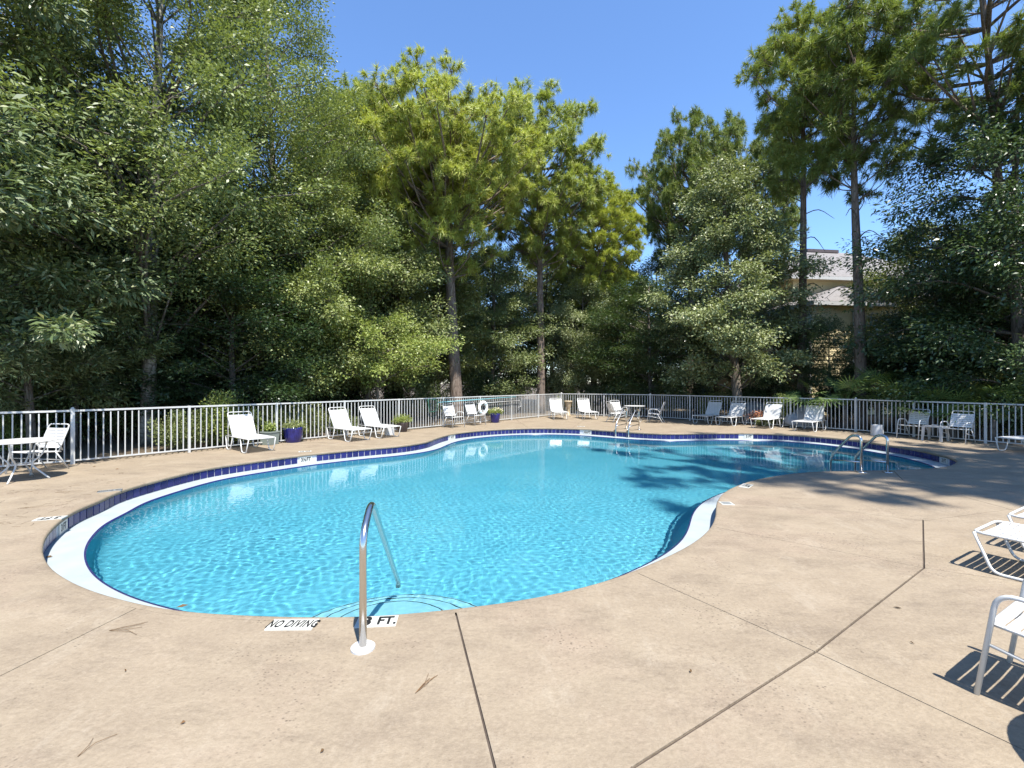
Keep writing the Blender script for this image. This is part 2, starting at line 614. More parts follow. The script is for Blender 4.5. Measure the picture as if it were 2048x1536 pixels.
J[-1][0].append(Vector((-7.0, 0.9))); J[-1][0].append(Vector((-17, -2.8)))
jpx([(180, 1020), (0, 1041)], 0.006)
J[-1][0].append(Vector((-17, 3.6)))
jpx([(260, 974), (90, 979)], 0.006)
J[-1][0].append(Vector((-11, 7.4)))
jpx([(1060, 858), (1030, 838)], 0.01)
jpx([(1140, 859), (1168, 840)], 0.01)
jpx([(100, 1112), (0, 1122)], 0.006)
J[-1][0].append(Vector((-17, 2.2)))

for pts, w in J:
    mb = MB()
    for a, b in zip(pts, pts[1:]):
        d = b - a
        e = d.normalized() * w * 0.5
        c = (a + b) / 2
        mb.box((c.x, c.y, -0.05), (d.length + w, w, 0.3), math.atan2(d.y, d.x))
        cutter = mb.build('joint_cutter', None)
        mod = whole.modifiers.new('cut', 'BOOLEAN'); mod.operation = 'DIFFERENCE'; mod.object = cutter; mod.solver = 'EXACT'
        dg = bpy.context.evaluated_depsgraph_get()
        newme = bpy.data.meshes.new_from_object(whole.evaluated_get(dg))
        whole.modifiers.clear()
        whole.data = newme
        bpy.data.objects.remove(cutter)
        mb = MB()

_bm = bmesh.new(); _bm.from_mesh(whole.data)
seen = set()
for v0 in _bm.verts:
    if v0.index in seen: continue
    stack = [v0]; isl = []
    seen.add(v0.index)
    while stack:
        v = stack.pop(); isl.append(v)
        for e in v.link_edges:
            w = e.other_vert(v)
            if w.index not in seen: seen.add(w.index); stack.append(w)
    idx = {v.index: k for k, v in enumerate(isl)}
    fs = {f for v in isl for f in v.link_faces}
    if len(fs) < 4: continue
    me = bpy.data.meshes.new('slab')
    me.from_pydata([tuple(v.co) for v in isl], [], [[idx[v.index] for v in f.verts] for f in fs])
    me.materials.append(M_DECK); me.update()
    link('slab', me, deck)
_bm.free()
bpy.data.objects.remove(whole)
_bm = fill_loops([[(x * 0.997, y * 0.997) for x, y in DECK_OUT], [tuple(p) for p in offs(-0.09)[::3]]], -0.012)
_me = bpy.data.meshes.new('joint_filler'); _bm.to_mesh(_me); _bm.free(); _me.materials.append(M_JOINT)
link('joint_filler', _me, deck)

# ------------------------------------------------------------------ the pool
pool = tag(empty('swimming_pool'), 'freeform blue swimming pool with cobalt tile band and white plaster ledge', 'pool')
NOSE, TILE_H, ZL, LEDGE = 0.055, 0.15, -0.215, 0.34
ZW = -0.235
# bullnose lip
prof = [(offs(-0.072), 0.001), (offs(-0.02), 0.001), (offs(-0.005), -0.004), (offs(0.004), -0.02), (offs(0.002), -NOSE + 0.01), (offs(-0.006), -NOSE), (offs(-0.03), -NOSE)]
sweep_ring(prof, 'coping', M_DECK, pool, True)
# grout backing behind the tiles
sweep_ring([(offs(-0.028), -NOSE), (offs(-0.028), ZL - 0.01)], 'grout_bed', M_GROUT, pool)
# plaster ledge running all round just above the water
LW = offs(LEDGE, 14)
LW_N = normals_in(LW)
sweep_ring([(offs(-0.03), ZL + 0.004), (offs(0.03), ZL), (LW - LW_N * 0.02, ZL - 0.006), (LW - LW_N * 0.012, ZL - 0.007)], 'plaster_ledge', M_PLASTER, pool, True)
# dark trim tiles along the ledge's inner edge
sweep_ring([(LW - LW_N * 0.014, ZL - 0.0035), (LW + LW_N * 0.004, ZL - 0.005), (LW + LW_N * 0.006, ZL - 0.045), (LW - LW_N * 0.01, ZL - 0.05)], 'trim_tile_line', M_TILE, pool)


def depth_at(x, y):
    t = np.clip((x - 0.5) / 7.0, 0, 1)
    return -(1.12 + 0.5 * t * t * (3 - 2 * t))


wall = [(LW - LW_N * 0.002, np.full(len(LW), ZL - 0.03))]
Zf = depth_at(LW[:, 0], LW[:, 1])
wall.append((LW + LW_N * 0.02, Zf + 0.34))
for a in (25, 50, 75, 90):
    r = 0.3
    wall.append((LW + LW_N * (0.02 + r * (1 - math.cos(R(a)))), Zf + r * (1 - math.sin(R(a)))))
sweep_ring(wall, 'basin_wall', M_BASIN, pool, True)
FLO = (LW + LW_N * 0.31)
gx = np.arange(LW[:, 0].min() - .2, LW[:, 0].max() + .4, 0.3); gy = np.arange(LW[:, 1].min() - .2, LW[:, 1].max() + .4, 0.3)
GX, GY = np.meshgrid(gx, gy, indexing='ij')
V = np.c_[GX.ravel(), GY.ravel(), depth_at(GX.ravel(), GY.ravel()) - 0.003]
msk = inside(LW - LW_N * 0.3, GX, GY)
nx, ny = GX.shape
idx = np.arange(nx * ny).reshape(nx, ny)
q = np.c_[idx[:-1, :-1].ravel(), idx[1:, :-1].ravel(), idx[1:, 1:].ravel(), idx[:-1, 1:].ravel()]
mk = (msk[:-1, :-1] & msk[1:, :-1] & msk[1:, 1:] & msk[:-1, 1:]).ravel()
link('basin_floor', fast_mesh('basin_floor', V, q[mk], M_BASIN, True), pool)
# entry steps
SC = (-1.03, 3.86)
M_STEP = plain('pale_step_plaster', (0.24, 0.50, 0.57), 0.7, 0.0, vary=0.06)
for rr, zt in ((0.57, -0.43), (0.85, -0.66), (1.12, -0.89)):
    st = MB().lathe([(rr, -1.2), (rr, zt - 0.02), (rr - 0.015, zt)], 72, (SC[0], SC[1], 0), close_bot=False).build('entry_step', M_STEP, pool)
    MB().tube([(SC[0] + (rr - 0.03) * math.cos(a), SC[1] + (rr - 0.03) * math.sin(a), zt - 0.003) for a in np.linspace(0, 2 * math.pi, 90, endpoint=False)], 0.007, 5, True).build('nosing_line', M_BLACK, st)

# the waterline tiles, one object each where they face the viewer
tilemb = MB()
tw, tt = 0.141, 0.012
tilemb.box((0, 0, 0), (tw, tt, TILE_H - 0.008))
TILE_ME = tilemb.mesh('tile', M_TILE)
_bm = bmesh.new(); _bm.from_mesh(TILE_ME); bmesh.ops.bevel(_bm, geom=_bm.edges[:], offset=0.003, segments=1, affect='EDGES'); _bm.to_mesh(TILE_ME); _bm.free()
d = np.r_[0, np.cumsum(np.linalg.norm(np.diff(np.vstack([LIP, LIP[:1]]), axis=0), axis=1))]
L_TOT = d[-1]
nt_ = int(L_TOT / 0.1535)
pitch = L_TOT / nt_
TR = offs(-0.02); TRN = NIN
zt_c = -NOSE - TILE_H / 2 - 0.002
marks = [((128, 1053), '3 FT'), ((608, 917), '3\u00bdFT'), ((900, 874), '4 FT'), ((1173, 864), '4\u00bdFT'), ((1493, 873), '5 FT'), ((1903, 922), '3 FT')]
MW = 0.30
mark_s = []
for (px, py), t in marks:
    g = at(px, py, zt_c)
    mark_s.append(int(np.argmin((LIP[:, 0] - g.x) ** 2 + (LIP[:, 1] - g.y) ** 2)) * L_TOT / len(LIP))


def text_mesh(s, size, mat, bold=0.02, shear=0.0, sx=1.0):
    cu = bpy.data.curves.new('lettering', 'FONT')
    cu.body = s; cu.size = size; cu.align_x = 'CENTER'; cu.align_y = 'CENTER'
    cu.space_character = 1.0 if len(s) < 6 else 1.12
    cu.offset = (bold if len(s) < 6 else 0.022) * size; cu.shear = shear; cu.extrude = 0.0008; cu.resolution_u = 3
    o = bpy.data.objects.new('lettering', cu); COL.objects.link(o)
    dg = bpy.context.evaluated_depsgraph_get()
    me = bpy.data.meshes.new_from_object(o.evaluated_get(dg))
    bpy.data.objects.remove(o)
    me.materials.clear(); me.materials.append(mat)
    if sx != 1.0: me.transform(Matrix.Scale(sx, 4, (1, 0, 0)))
    return me


hidden = MB()
ntiles = 0
for k in range(nt_):
    s = (k + 0.5) * pitch
    near = min(min(abs(s - m), L_TOT - abs(s - m)) for m in mark_s)
    if near < MW / 2 + pitch * 0.42: continue
    u = s / L_TOT * len(LIP)
    i = int(u) % len(LIP)
    fr_ = u - int(u); i2 = (i + 1) % len(LIP)
    p = TR[i] * (1 - fr_) + TR[i2] * fr_; n = TRN[i] * (1 - fr_) + TRN[i2] * fr_
    ang = math.atan2(n[1], n[0]) - math.pi / 2
    facing = n[0] * (0 - p[0]) + n[1] * (0 - p[1])
    if facing > 0.4 and ntiles < 290:
        o = link('tile', TILE_ME, pool)
        o.location = (p[0], p[1], zt_c); o.rotation_euler = (rnd.uniform(-.008, .008), 0, ang + rnd.uniform(-.01, .01))
        ntiles += 1
    else:
        hidden.box((p[0], p[1], zt_c), (tw, tt, TILE_H - 0.008), ang)
tag(hidden.build('tile_band', M_TILE, pool), kind='stuff')
for (pp, t), s in zip(marks, mark_s):
    i = int(s / L_TOT * len(LIP)) % len(LIP)
    p = TR[i]; n = TRN[i]
    ang = math.atan2(n[1], n[0]) - math.pi / 2
    o = MB().box((0, 0, 0), (MW, 0.016, TILE_H + 0.004)).build('depth_marker_tile', M_TILEW, pool)
    o['label'] = 'white depth marker tile reading ' + t
    o.location = (p[0], p[1], zt_c); o.rotation_euler = (0, 0, ang)
    tm = link('lettering', text_mesh(t, 0.125, M_BLACK, 0.03, 0, 0.8 if len(t) == 4 else 0.72), o)
    tm.location = (0, 0.0095, 0); tm.rotation_euler = (math.pi / 2, 0, math.pi)

# water surface with real ripples
step = 0.022
gx = np.arange(LW[:, 0].min() - .15, LW[:, 0].max() + .2, step); gy = np.arange(LW[:, 1].min() - .15, LW[:, 1].max() + .2, step)
GX, GY = np.meshgrid(gx, gy, indexing='ij')
rng = np.random.default_rng(5)
H = np.zeros_like(GX)


def lowfreq(X, Y, rng, w, n=6):
    o = np.zeros_like(X)
    for _ in range(n):
        a = rng.uniform(0, 2 * np.pi); k = 2 * np.pi / (w * rng.uniform(0.7, 1.5))
        o += np.sin(k * (np.cos(a) * X + np.sin(a) * Y) + rng.uniform(0, 6.28))
    return o / n


WX = GX + 0.10 * lowfreq(GX, GY, rng, 1.0); WY = GY + 0.10 * lowfreq(GX, GY, rng, 1.1)
for kk in range(36):
    lam = 0.066 * (1 + 2.0 * rng.random() ** 2.0)
    a = rng.uniform(0, 2 * np.pi); k = 2 * np.pi / lam
    amod = 0.55 + 0.9 * np.clip(lowfreq(GX, GY, rng, 1.6, 5) + 0.2, 0, 1)
    H += amod * (0.0068 / k) * np.sin(k * (np.cos(a) * WX + np.sin(a) * WY) + rng.uniform(0, 6.28))
calm = np.clip((GY - 6.5) / 6.0, 0, 1)
cright = np.clip((GX - 3.5) / 3.0, 0, 1)
H *= (1 - 0.72 * calm) * (1 - 0.5 * cright)
dist = np.sqrt((GX + 3.1) ** 2 + (GY - 6.2) ** 2)
H *= 1 + 0.5 * np.exp(-(dist / 1.2) ** 2)
V = np.c_[GX.ravel(), GY.ravel(), (ZW + H).ravel()]
msk = inside(LW - LW_N * 0.09, GX, GY)
nx, ny = GX.shape
idx = np.arange(nx * ny).reshape(nx, ny)
q = np.c_[idx[:-1, :-1].ravel(), idx[1:, :-1].ravel(), idx[1:, 1:].ravel(), idx[:-1, 1:].ravel()]
mk = (msk[:-1, :-1] & msk[1:, :-1] & msk[1:, 1:] & msk[:-1, 1:]).ravel()
q = q[mk]
used = np.unique(q); remap = np.zeros(len(V), int); remap[used] = np.arange(len(used))
water = tag(link('pool_water', fast_mesh('pool_water', V[used], remap[q], M_WATER, True)), kind='structure')
#MNEE
sun_d.cycles.is_caustics_light = True
water.cycles.is_caustics_caster = True
for o in pool.children:
    if o.name.startswith(('basin', 'entry_step')): o.cycles.is_caustics_receiver = True


# marker tiles set in the deck
def deck_tile(px, py, w, dpt, text, label, turn, size, plate=M_TILEW, shear=0.0, sx=1.0, name='depth_marker'):
    g = at(px, py)
    o = MB().box((0, 0, 0), (w, dpt, 0.012)).build(name, plate, deck)
    o['label'] = label
    o.location = (g.x, g.y, 0.0); o.rotation_euler = (0, 0, turn)
    if text:
        t = link('lettering', text_mesh(text, size, M_BLACK, 0.035, shear, sx), o)
        t.location = (0, 0, 0.0072)
    return o


deck_tile(585, 1250, 0.33, 0.15, 'NO DIVING', 'white tile reading NO DIVING in black slanted letters', R(1), 0.135, shear=0.25, sx=0.46, name='no_diving_tile')
deck_tile(733, 1245, 0.145, 0.15, '3', 'white tile reading 3 half hidden by the handrail', R(5), 0.17, sx=1.0)
deck_tile(774, 1243, 0.145, 0.15, 'FT.', 'white tile reading FT. beside the handrail', R(5), 0.15, sx=0.72)
deck_tile(100, 1037, 0.30, 0.15, '3 FT', 'white tile reading 3 FT at the shallow left end', R(200), 0.15, sx=0.75)
deck_tile(220, 981.5, 0.30, 0.15, 'NO DIVING', 'weathered grey no diving tile by the left curve', R(215), 0.1, M_TILEG, sx=0.55, name='no_diving_tile')
deck_tile(1492, 972, 0.32, 0.16, '4 FT', 'white tile reading 4 FT on the inner curve', R(230), 0.16, sx=0.75)
o = deck_tile(1453, 1007, 0.17, 0.17, '', 'grey square no diving tile in a pale border', R(265), 0.1, M_TILEW, name='no_diving_tile')
MB().box((0, 0, 0.007), (0.12, 0.12, 0.003)).build('symbol_panel', M_TILEG, o)
deck_tile(1162, 853, 0.3, 0.15, '4\u00bd FT', 'pale depth marker tile at the far edge', R(180), 0.13, sx=0.7)
deck_tile(610, 903, 0.3, 0.15, '3\u00bd FT', 'pale depth marker tile behind the left edge', R(205), 0.13, sx=0.7)

# ------------------------------------------------------------------ picket fence
fence = tag(empty('picket_fence', (0, 0, 0)), 'long white metal picket fence enclosing the pool deck', 'fence')
FH = 1.165
PICK_ME = MB().box((0, 0, 0.5 * (FH - 0.11)), (0.021, 0.021, FH - 0.13)).mesh('picket', M_FENCE)
_m = MB().box((0, 0, (FH + 0.005) / 2), (0.052, 0.052, FH + 0.005))
POST_ME = _m.mesh('post', M_FENCE)
CAP_ME = MB().lathe([(0.047, FH), (0.047, FH + 0.018), (0.03, FH + 0.03), (0.022, FH + 0.05), (0.0, FH + 0.058)], 12).box((0, 0, FH / 2), (0.066, 0.066, FH)).mesh('corner_post', M_FENCE)


def fence_run(a, b, n, pk):
    dv = (b - a); rz = math.atan2(dv.y, dv.x)
    for k in range(n):
        p = a + dv * (k / n); q = a + dv * ((k + 1) / n)
        c = (p + q) / 2
        for z, hh, w in ((FH - 0.022, 0.04, 0.034), (0.075, 0.03, 0.03)):
            MB().box((0, 0, 0), ((q - p).length - 0.05, w, hh)).build('rail', M_FENCE, fence).matrix_local = Matrix.Translation((c.x, c.y, z)) @ Matrix.Rotation(rz, 4, 'Z')
        for j in range(pk):
            r = p + (q - p) * ((j + 1) / (pk + 1))
            o = link('picket', PICK_ME, fence); o.location = (r.x, r.y, 0.055); o.rotation_euler = (rnd.uniform(-.006, .006), rnd.uniform(-.004, .004), rz)
        if k: 
            o = link('post', POST_ME, fence); o.location = p; o.rotation_euler = (0, 0, rz)
    return rz


fence_run(PL, P0, 1, 16)
r1 = fence_run(P0, PA, 9, 16)
fence_run(PA, PB, 2, 17)
r2 = fence_run(PB, PF, 4, 16)
r3 = fence_run(PF, PR2, 3, 13)
for p, rz in ((P0, r1), (PA, r1), (PB, r2), (PF, r3)):
    o = link('corner_post', CAP_ME, fence); o.location = p; o.rotation_euler = (0, 0, rz)

# ------------------------------------------------------------------ steel rails
def steel_plate(mb, c): mb.lathe([(0.085, 0.0), (0.085, 0.012), (0.07, 0.02), (0.03, 0.022)], 28, c)


hb = at(726, 1297)
hr = tag(empty('pool_handrail', (hb.x, hb.y, 0)), 'steel entry handrail with white foot plate standing by the NO DIVING tile', 'handrail')
e = at(795, 1160, ZW)
dx, dy = e.x - hb.x, e.y - hb.y
pts = fillet([(0, 0, 0.0), (0, 0, 0.74), (0.17 * dx, 0.17 * dy, 0.90), (dx * 0.985, dy * 0.985, ZW + 0.02), (dx * 1.03, dy * 1.03, -0.30), (dx * 1.03, dy * 1.03, -0.46)], 0.11, 10)
MB().tube(pts, 0.0245, 16).build('rail_tube', M_STEEL, hr, True)
_m = MB(); _m.lathe([(0.078, 0.0), (0.078, 0.014), (0.07, 0.02), (0.026, 0.022)], 32); _m.build('foot_plate', M_PLASTIC, hr)


def ladder(name, label, deckf, waterf, top, kink):
    root = tag(empty(name, (deckf[0].x, deckf[0].y, 0)), label, 'ladder', 'pool ladders')
    o0 = deckf[0]
    for dfp, wfp in zip(deckf, waterf):
        a = dfp - o0; b = wfp - o0
        a = Vector((a.x, a.y, 0)); b = Vector((b.x, b.y, 0))
        m1 = a + (b - a) * 0.12
        pts = fillet([a, a + Vector((0, 0, top)), a + (b - a) * 0.3 + Vector((0, 0, top + 0.01)), b + Vector((0, 0, kink)), b + Vector((0, 0, -0.95))], 0.16, 8)
        MB().tube(pts, 0.0235, 12).build('side_rail', M_STEEL, root, True)
        MB().tube([a + Vector((0, 0, 0.20)), b + Vector((0, 0, kink - 0.06))], 0.016, 10).build('brace', M_STEEL, root, True)
        _m = MB(); steel_plate(_m, (a.x, a.y, 0)); _m.build('foot_plate', M_STEEL, root, True)
    w0 = waterf[0] - o0; w1 = waterf[1] - o0
    for z in (-0.42, -0.68, -0.92):
        c = (w0 + w1) / 2
        dd = w1 - w0
        MB().box((c.x, c.y, z), (Vector((dd.x, dd.y)).length, 0.08, 0.03), math.atan2(dd.y, dd.x)).build('tread', M_PLASTIC, root)
    return root


d1, d2 = at(1253, 858), at(1278, 859.5)
dirv = Vector((-0.62, -0.78, 0))
ladder('pool_ladder', 'steel pool ladder at the far edge in front of the table set', [d1, d2], [d1 + dirv * 0.9, d2 + dirv * 0.9], 0.76, 0.24)
d1, d2 = at(1722.5, 945), at(1775, 945)
dirv = Vector((-0.22, 0.97, 0))
ladder('pool_ladder', 'steel pool ladder on the near side of the deep right end', [d1, d2], [d1 + dirv * 0.68, d2 + dirv * 0.68], 0.70, 0.2)

# ------------------------------------------------------------------ strap loungers and chairs
def strap_mesh(width, w=0.047, name='strap'):
    h = width / 2
    ys = [-h - 0.004, -h - 0.014, -h - 0.004, -h + 0.03, 0, h - 0.03, h + 0.004, h + 0.014, h + 0.004]
    zs = [-0.013, 0.0, 0.0135, 0.0125, 0.004, 0.0125, 0.0135, 0.0, -0.013]
    V = []; Fs = []
    for x in (-w / 2, w / 2):
        for y, z in zip(ys, zs): V.append((x, y, z))
    n = len(ys)
    t = 0.003
    for x in (-w / 2, w / 2):
        for y, z in zip(ys, zs): V.append((x, y * 0.993, z - t))
    for k in range(n - 1):
        Fs.append((k, k + n, k + n + 1, k + 1)[::-1] if False else (k, n + k, n + k + 1, k + 1))
        Fs.append((2 * n + k + 1, 3 * n + k + 1, 3 * n + k, 2 * n + k))
        Fs.append((k, k + 1, 2 * n + k + 1, 2 * n + k)); Fs.append((n + k + 1, n + k, 3 * n + k, 3 * n + k + 1))
    me = bpy.data.meshes.new(name); me.from_pydata(V, [], Fs); me.materials.append(M_STRAP); me.update()
    return me


LW_ = 0.64
STRAP_L = strap_mesh(LW_)
STRAP_C = strap_mesh(0.50, 0.05)


def make_lounger(recline=60):
    """origin on the ground under the hinge, +x towards the foot end"""
    root = empty('chaise_lounge')
    h = LW_ / 2; sh = 0.355
    ft = 1.08; bk = -0.34
    pts = fillet([(bk, -h, sh), (ft, -h, sh), (ft, h, sh), (bk, h, sh)], 0.07, 5)
    MB().tube(pts, 0.0135, 8).build('seat_frame', M_WHITE, root, True)
    for sy in (-h, h):
        MB().tube(fillet([(ft - 0.0, sy, sh), (ft - 0.13, sy * 1.03, 0.014), (ft - 0.38, sy * 1.03, 0.014), (ft - 0.50, sy, sh)], 0.07, 5), 0.0135, 8).build('leg', M_WHITE, root, True)
        MB().tube(fillet([(bk, sy, sh), (bk + 0.1, sy * 1.03, 0.014), (bk + 0.33, sy * 1.03, 0.014), (bk + 0.45, sy, sh)], 0.07, 5), 0.0135, 8).build('leg', M_WHITE, root, True)
    ca, sa = math.cos(R(recline)), math.sin(R(recline))
    BL = 0.70
    hb = h - 0.03
    back = fillet([(0.02, -hb, sh + .01), (0.02 - ca * BL, -hb, sh + sa * BL), (0.02 - ca * BL, hb, sh + sa * BL), (0.02, hb, sh + .01)], 0.08, 5)
    bf = MB().tube(back, 0.0135, 8).build('back_frame', M_WHITE, root, True)
    MB().tube([(0.02 - ca * 0.45, -hb, sh + sa * 0.45), (-0.30, -hb, sh + 0.02), (-0.30, hb, sh + 0.02), (0.02 - ca * 0.45, hb, sh + sa * 0.45)], 0.009, 6).build('back_prop', M_WHITE, root, True)
    n = 18
    for k in range(n):
        s = link('strap', STRAP_L, root); s.location = (0.05 + k * 0.0555, 0, sh + 0.001)
    for k in range(11):
        u = 0.03 + k * 0.0555
        s = link('strap', STRAP_L, bf); s.location = (0.02 - ca * u, 0, sh + 0.005 + sa * u); s.rotation_euler = (0, R(recline), 0); s.scale = (1, (hb * 2) / LW_, 1)
    return root


lproto = make_lounger()
l_specs = [
    # foot-end centre on the ground (x,y), facing, label
    ((-6.42, 11.75), DIR_L, 'white strap chaise lounge beside the grey square planter and blue pot, leftmost', None),
    ((-4.62, 13.95), DIR_L, 'white strap chaise lounge right of the blue pot, middle of the left side', None),
    ((-3.93, 14.78), DIR_L, 'white strap chaise lounge next to the white cylinder by the left fence', None),
    ((2.32, 21.8), None, 'white strap chaise lounge beside the tan urn at the fence corner', (0.12, -1)),
    ((3.74, 21.8), None, 'white strap chaise lounge between the corner lounge and the table set', (0.16, -1)),
    ((8.02, 19.6), DIR_B, 'white strap chaise lounge farthest along the right fence, nearest the table set', None),
    ((8.80, 18.95), DIR_B, 'white strap chaise lounge second along the right fence, touching its neighbour', None),
    ((9.66, 17.85), DIR_B, 'white strap chaise lounge before the salmon flowers behind the right fence', None),
    ((10.72, 16.85), DIR_B, 'white strap chaise lounge nearest the white cylinder on the right', None),
]
first = True
LOUNGERS = []


def put_lounger(foot, face, label, ft=1.06):
    global first
    o = lproto if first else copy_tree(lproto)
    first = False
    face = Vector(face).normalized()
    o.location = (foot[0] - face.x * ft, foot[1] - face.y * ft, 0)
    o.rotation_euler = (0, 0, math.atan2(face.y, face.x))
    tag(o, label, 'lounge chair', 'strap chaise lounges')
    return o


for foot, dv, label, face in l_specs:
    if face is None:
        face = (dv.y, -dv.x) if dv is DIR_L else (dv.y, -dv.x)
        face = Vector(face)
        face.normalize()
        if dv is DIR_B:
            face = Vector((DIR_B.y, -DIR_B.x)).normalized()
        org = P0 if dv is DIR_L else PB
        along = (Vector((foot[0], foot[1], 0)) - org).dot(dv)
        q_ = org + dv * along
        foot = (q_.x + face.x * 1.47, q_.y + face.y * 1.47)
    put_lounger(foot, face, label)
g = at(2008, 908)
put_lounger((12.42, 11.55), (-0.97, -0.24), 'white chaise lounge foot end cut by the right edge beside the strap chairs')
put_lounger((4.60, 4.52), (-0.51, 0.86), 'white chaise lounge near the camera with its foot end and shadow in view', 1.08)
put_lounger((5.50, 5.06), (-0.51, 0.86), 'white chaise lounge corner behind the nearer one at the right edge', 1.08)


def make_chair():
    """origin on the ground under the seat centre, +x to the front"""
    root = empty('strap_chair')
    w = 0.25; sh = 0.41
    for s in (-1, 1):
        y = s * (w + 0.02)
        arm = fillet([(0.30, y * 1.08, 0.0), (0.22, y * 1.06, 0.60), (-0.16, y * 1.06, 0.585), (-0.25, y, 0.40)], 0.09, 6)
        MB().tube(arm, 0.0135, 8).build('front_leg_and_arm', M_WHITE, root, True)
        MB().tube([(-0.12, y, 0.40), (-0.36, y * 1.04, 0.0)], 0.0135, 8).build('rear_leg', M_WHITE, root, True)
        MB().tube([(0.255, y * 1.06, 0.30), (-0.26, y, 0.20)], 0.009, 6).build('side_brace', M_WHITE, root, True)
    seat = fillet([(-0.24, -w, sh - 0.04), (0.25, -w, sh), (0.25, w, sh), (-0.24, w, sh - 0.04)], 0.05, 4)
    MB().tube(seat, 0.0125, 8).build('seat_frame', M_WHITE, root, True)
    rec = R(68)
    ca, sa = math.cos(rec), math.sin(rec)
    b = fillet([(-0.2, -w, sh - 0.04), (-0.2 - ca * 0.53, -w, sh + sa * 0.53), (-0.2 - ca * 0.53, w, sh + sa * 0.53), (-0.2, w, sh - 0.04)], 0.07, 5)
    bf = MB().tube(b, 0.0125, 8).build('back_frame', M_WHITE, root, True)
    for k in range(8):
        s = link('strap', STRAP_C, root); u = k / 7
        s.location = (0.225 - 0.41 * u, 0, sh - 0.033 * u + 0.001); s.rotation_euler = (0, -0.08, 0)
    for k in range(7):
        u = 0.07 + k * 0.06
        s = link('strap', STRAP_C, bf); s.location = (-0.2 - ca * u, 0, sh - 0.01 + sa * u); s.rotation_euler = (0, rec, 0)
    return root


cproto = make_chair()
cfirst = True


def put_chair(loc, face, label, group='strap arm chairs'):
    global cfirst
    o = cproto if cfirst else copy_tree(cproto)
    cfirst = False
    f = Vector(face).normalized()
    o.location = (loc[0], loc[1], 0); o.rotation_euler = (0, 0, math.atan2(f.y, f.x))
    tag(o, label, 'chair', group)
    return o


def front_to_center(p, face, d=0.3):
    f = Vector(face).normalized()
    return (p[0] - f.x * d, p[1] - f.y * d)


put_chair((-9.32, 9.12), (-0.18, -1), 'white strap chair behind the round table at the left edge')
put_chair(front_to_center((-2.05, 17.95), (0.72, -0.69)), (0.72, -0.69), 'white strap chair under the pool pole, left of the pair by the fence')
put_chair(front_to_center((-1.28, 18.95), (0.72, -0.69)), (0.72, -0.69), 'white strap chair beside the life ring, right of the pair by the fence')
put_chair((4.62, 20.55), (0.95, 0.3), 'white strap chair left of the far round table, back to the pool')
put_chair((5.0, 21.7), (0.35, -0.95), 'white strap chair behind the far round table, facing the pool')
put_chair((6.25, 20.3), (-0.9, 0.42), 'white strap chair right of the far round table')
put_chair(front_to_center((12.28, 14.45), (-0.93, -0.36)), (-0.93, -0.36), 'white strap chair left of the grey plastic side table')
put_chair(front_to_center((12.72, 13.44), (-0.9, -0.44)), (-0.9, -0.44), 'white strap chair right of the grey plastic side table')
put_chair(front_to_center((2.86, 2.76), (-0.51, 0.86), 0.3), (-0.51, 0.86), 'white strap chair nearest the camera, cut by the right edge')


def round_table(loc, label, r=0.5, h=0.71, rot=0.4):
    root = tag(empty('round_table', (loc[0], loc[1], 0), rot), label, 'table')
    MB().lathe([(r - 0.03, h - 0.022), (r, h - 0.018), (r + 0.005, h - 0.006), (r - 0.006, h)], 48).build('table_top', M_WHITE, root)
    for k in range(4):
        a = k * math.pi / 2
        c, s = math.cos(a), math.sin(a)
        pts = fillet([(0.36 * c, 0.36 * s, h - 0.02), (0.30 * c, 0.30 * s, h * 0.62), (0.12 * c, 0.12 * s, h * 0.4), (0.30 * c, 0.30 * s, 0.10), (0.40 * c, 0.40 * s, 0.0)], 0.1, 5)
        MB().tube(pts, 0.014, 8).build('leg', M_WHITE, root, True)
    MB().tube([(0.13 * math.cos(a), 0.13 * math.sin(a), h * 0.41) for a in np.linspace(0, 2 * math.pi, 20, endpoint=False)], 0.009, 6, True).build('leg_ring', M_WHITE, root, True)
    return root


round_table((-8.82, 8.35), 'white round patio table cut by the left edge')
round_table((5.5, 20.85), 'white round patio table in front of the far fence', 0.46, 0.71)
round_table((2.98, 1.66), 'white round patio table just right of the camera, showing by its shadow', 0.5)

# plastic side table between the right chairs
g = at(1869, 882)
st = tag(empty('side_table', (12.72, 13.98, 0), R(28)), 'weathered grey plastic side table between the two right chairs', 'table')
MB().box((0, 0, 0.43), (0.46, 0.46, 0.035)).build('table_top', M_GREYPL, st)
for sx in (-1, 1):
    for sy in (-1, 1):
        _m = MB()
        _m.add([(sx * 0.20 + a * 0.035, sy * 0.20 + b * 0.035, 0.413) for a, b in ((-1, -1), (1, -1), (1, 1), (-1, 1))] + [(sx * 0.225 + a * 0.022, sy * 0.225 + b * 0.022, 0) for a, b in ((-1, -1), (1, -1), (1, 1), (-1, 1))],
               [(0, 1, 2, 3), (7, 6, 5, 4), (0, 4, 5, 1), (1, 5, 6, 2), (2, 6, 7, 3), (3, 7, 4, 0)])
        _m.build('leg', M_GREYPL, st)
tray = tag(MB().lathe([(0.03, 0), (0.055, 0.004), (0.065, 0.03), (0.06, 0.03), (0.05, 0.008), (0.0, 0.008)], 18, close_top=False).build('ashtray', M_PLASTIC), 'small white dish on the grey side table', 'dish')
tray.location = (12.76, 14.05, 0.4475)

# white drum tables
for (x, y, s, lab) in ((-4.10, 15.55, 0.92, 'white plastic drum table at the foot of the third left lounge'), (12.05, 15.35, 1.0, 'white plastic drum table by the right corner fence post')):
    o = MB().lathe([(0.165 * s, 0.0), (0.18 * s, 0.006), (0.176 * s, 0.15), (0.165 * s, 0.345 * s), (0.158 * s, 0.36 * s), (0.14 * s, 0.362 * s)], 36).build('drum_table', M_PLASTIC, None, False)
    o.location = (x, y, 0)
    tag(o, lab, 'table')

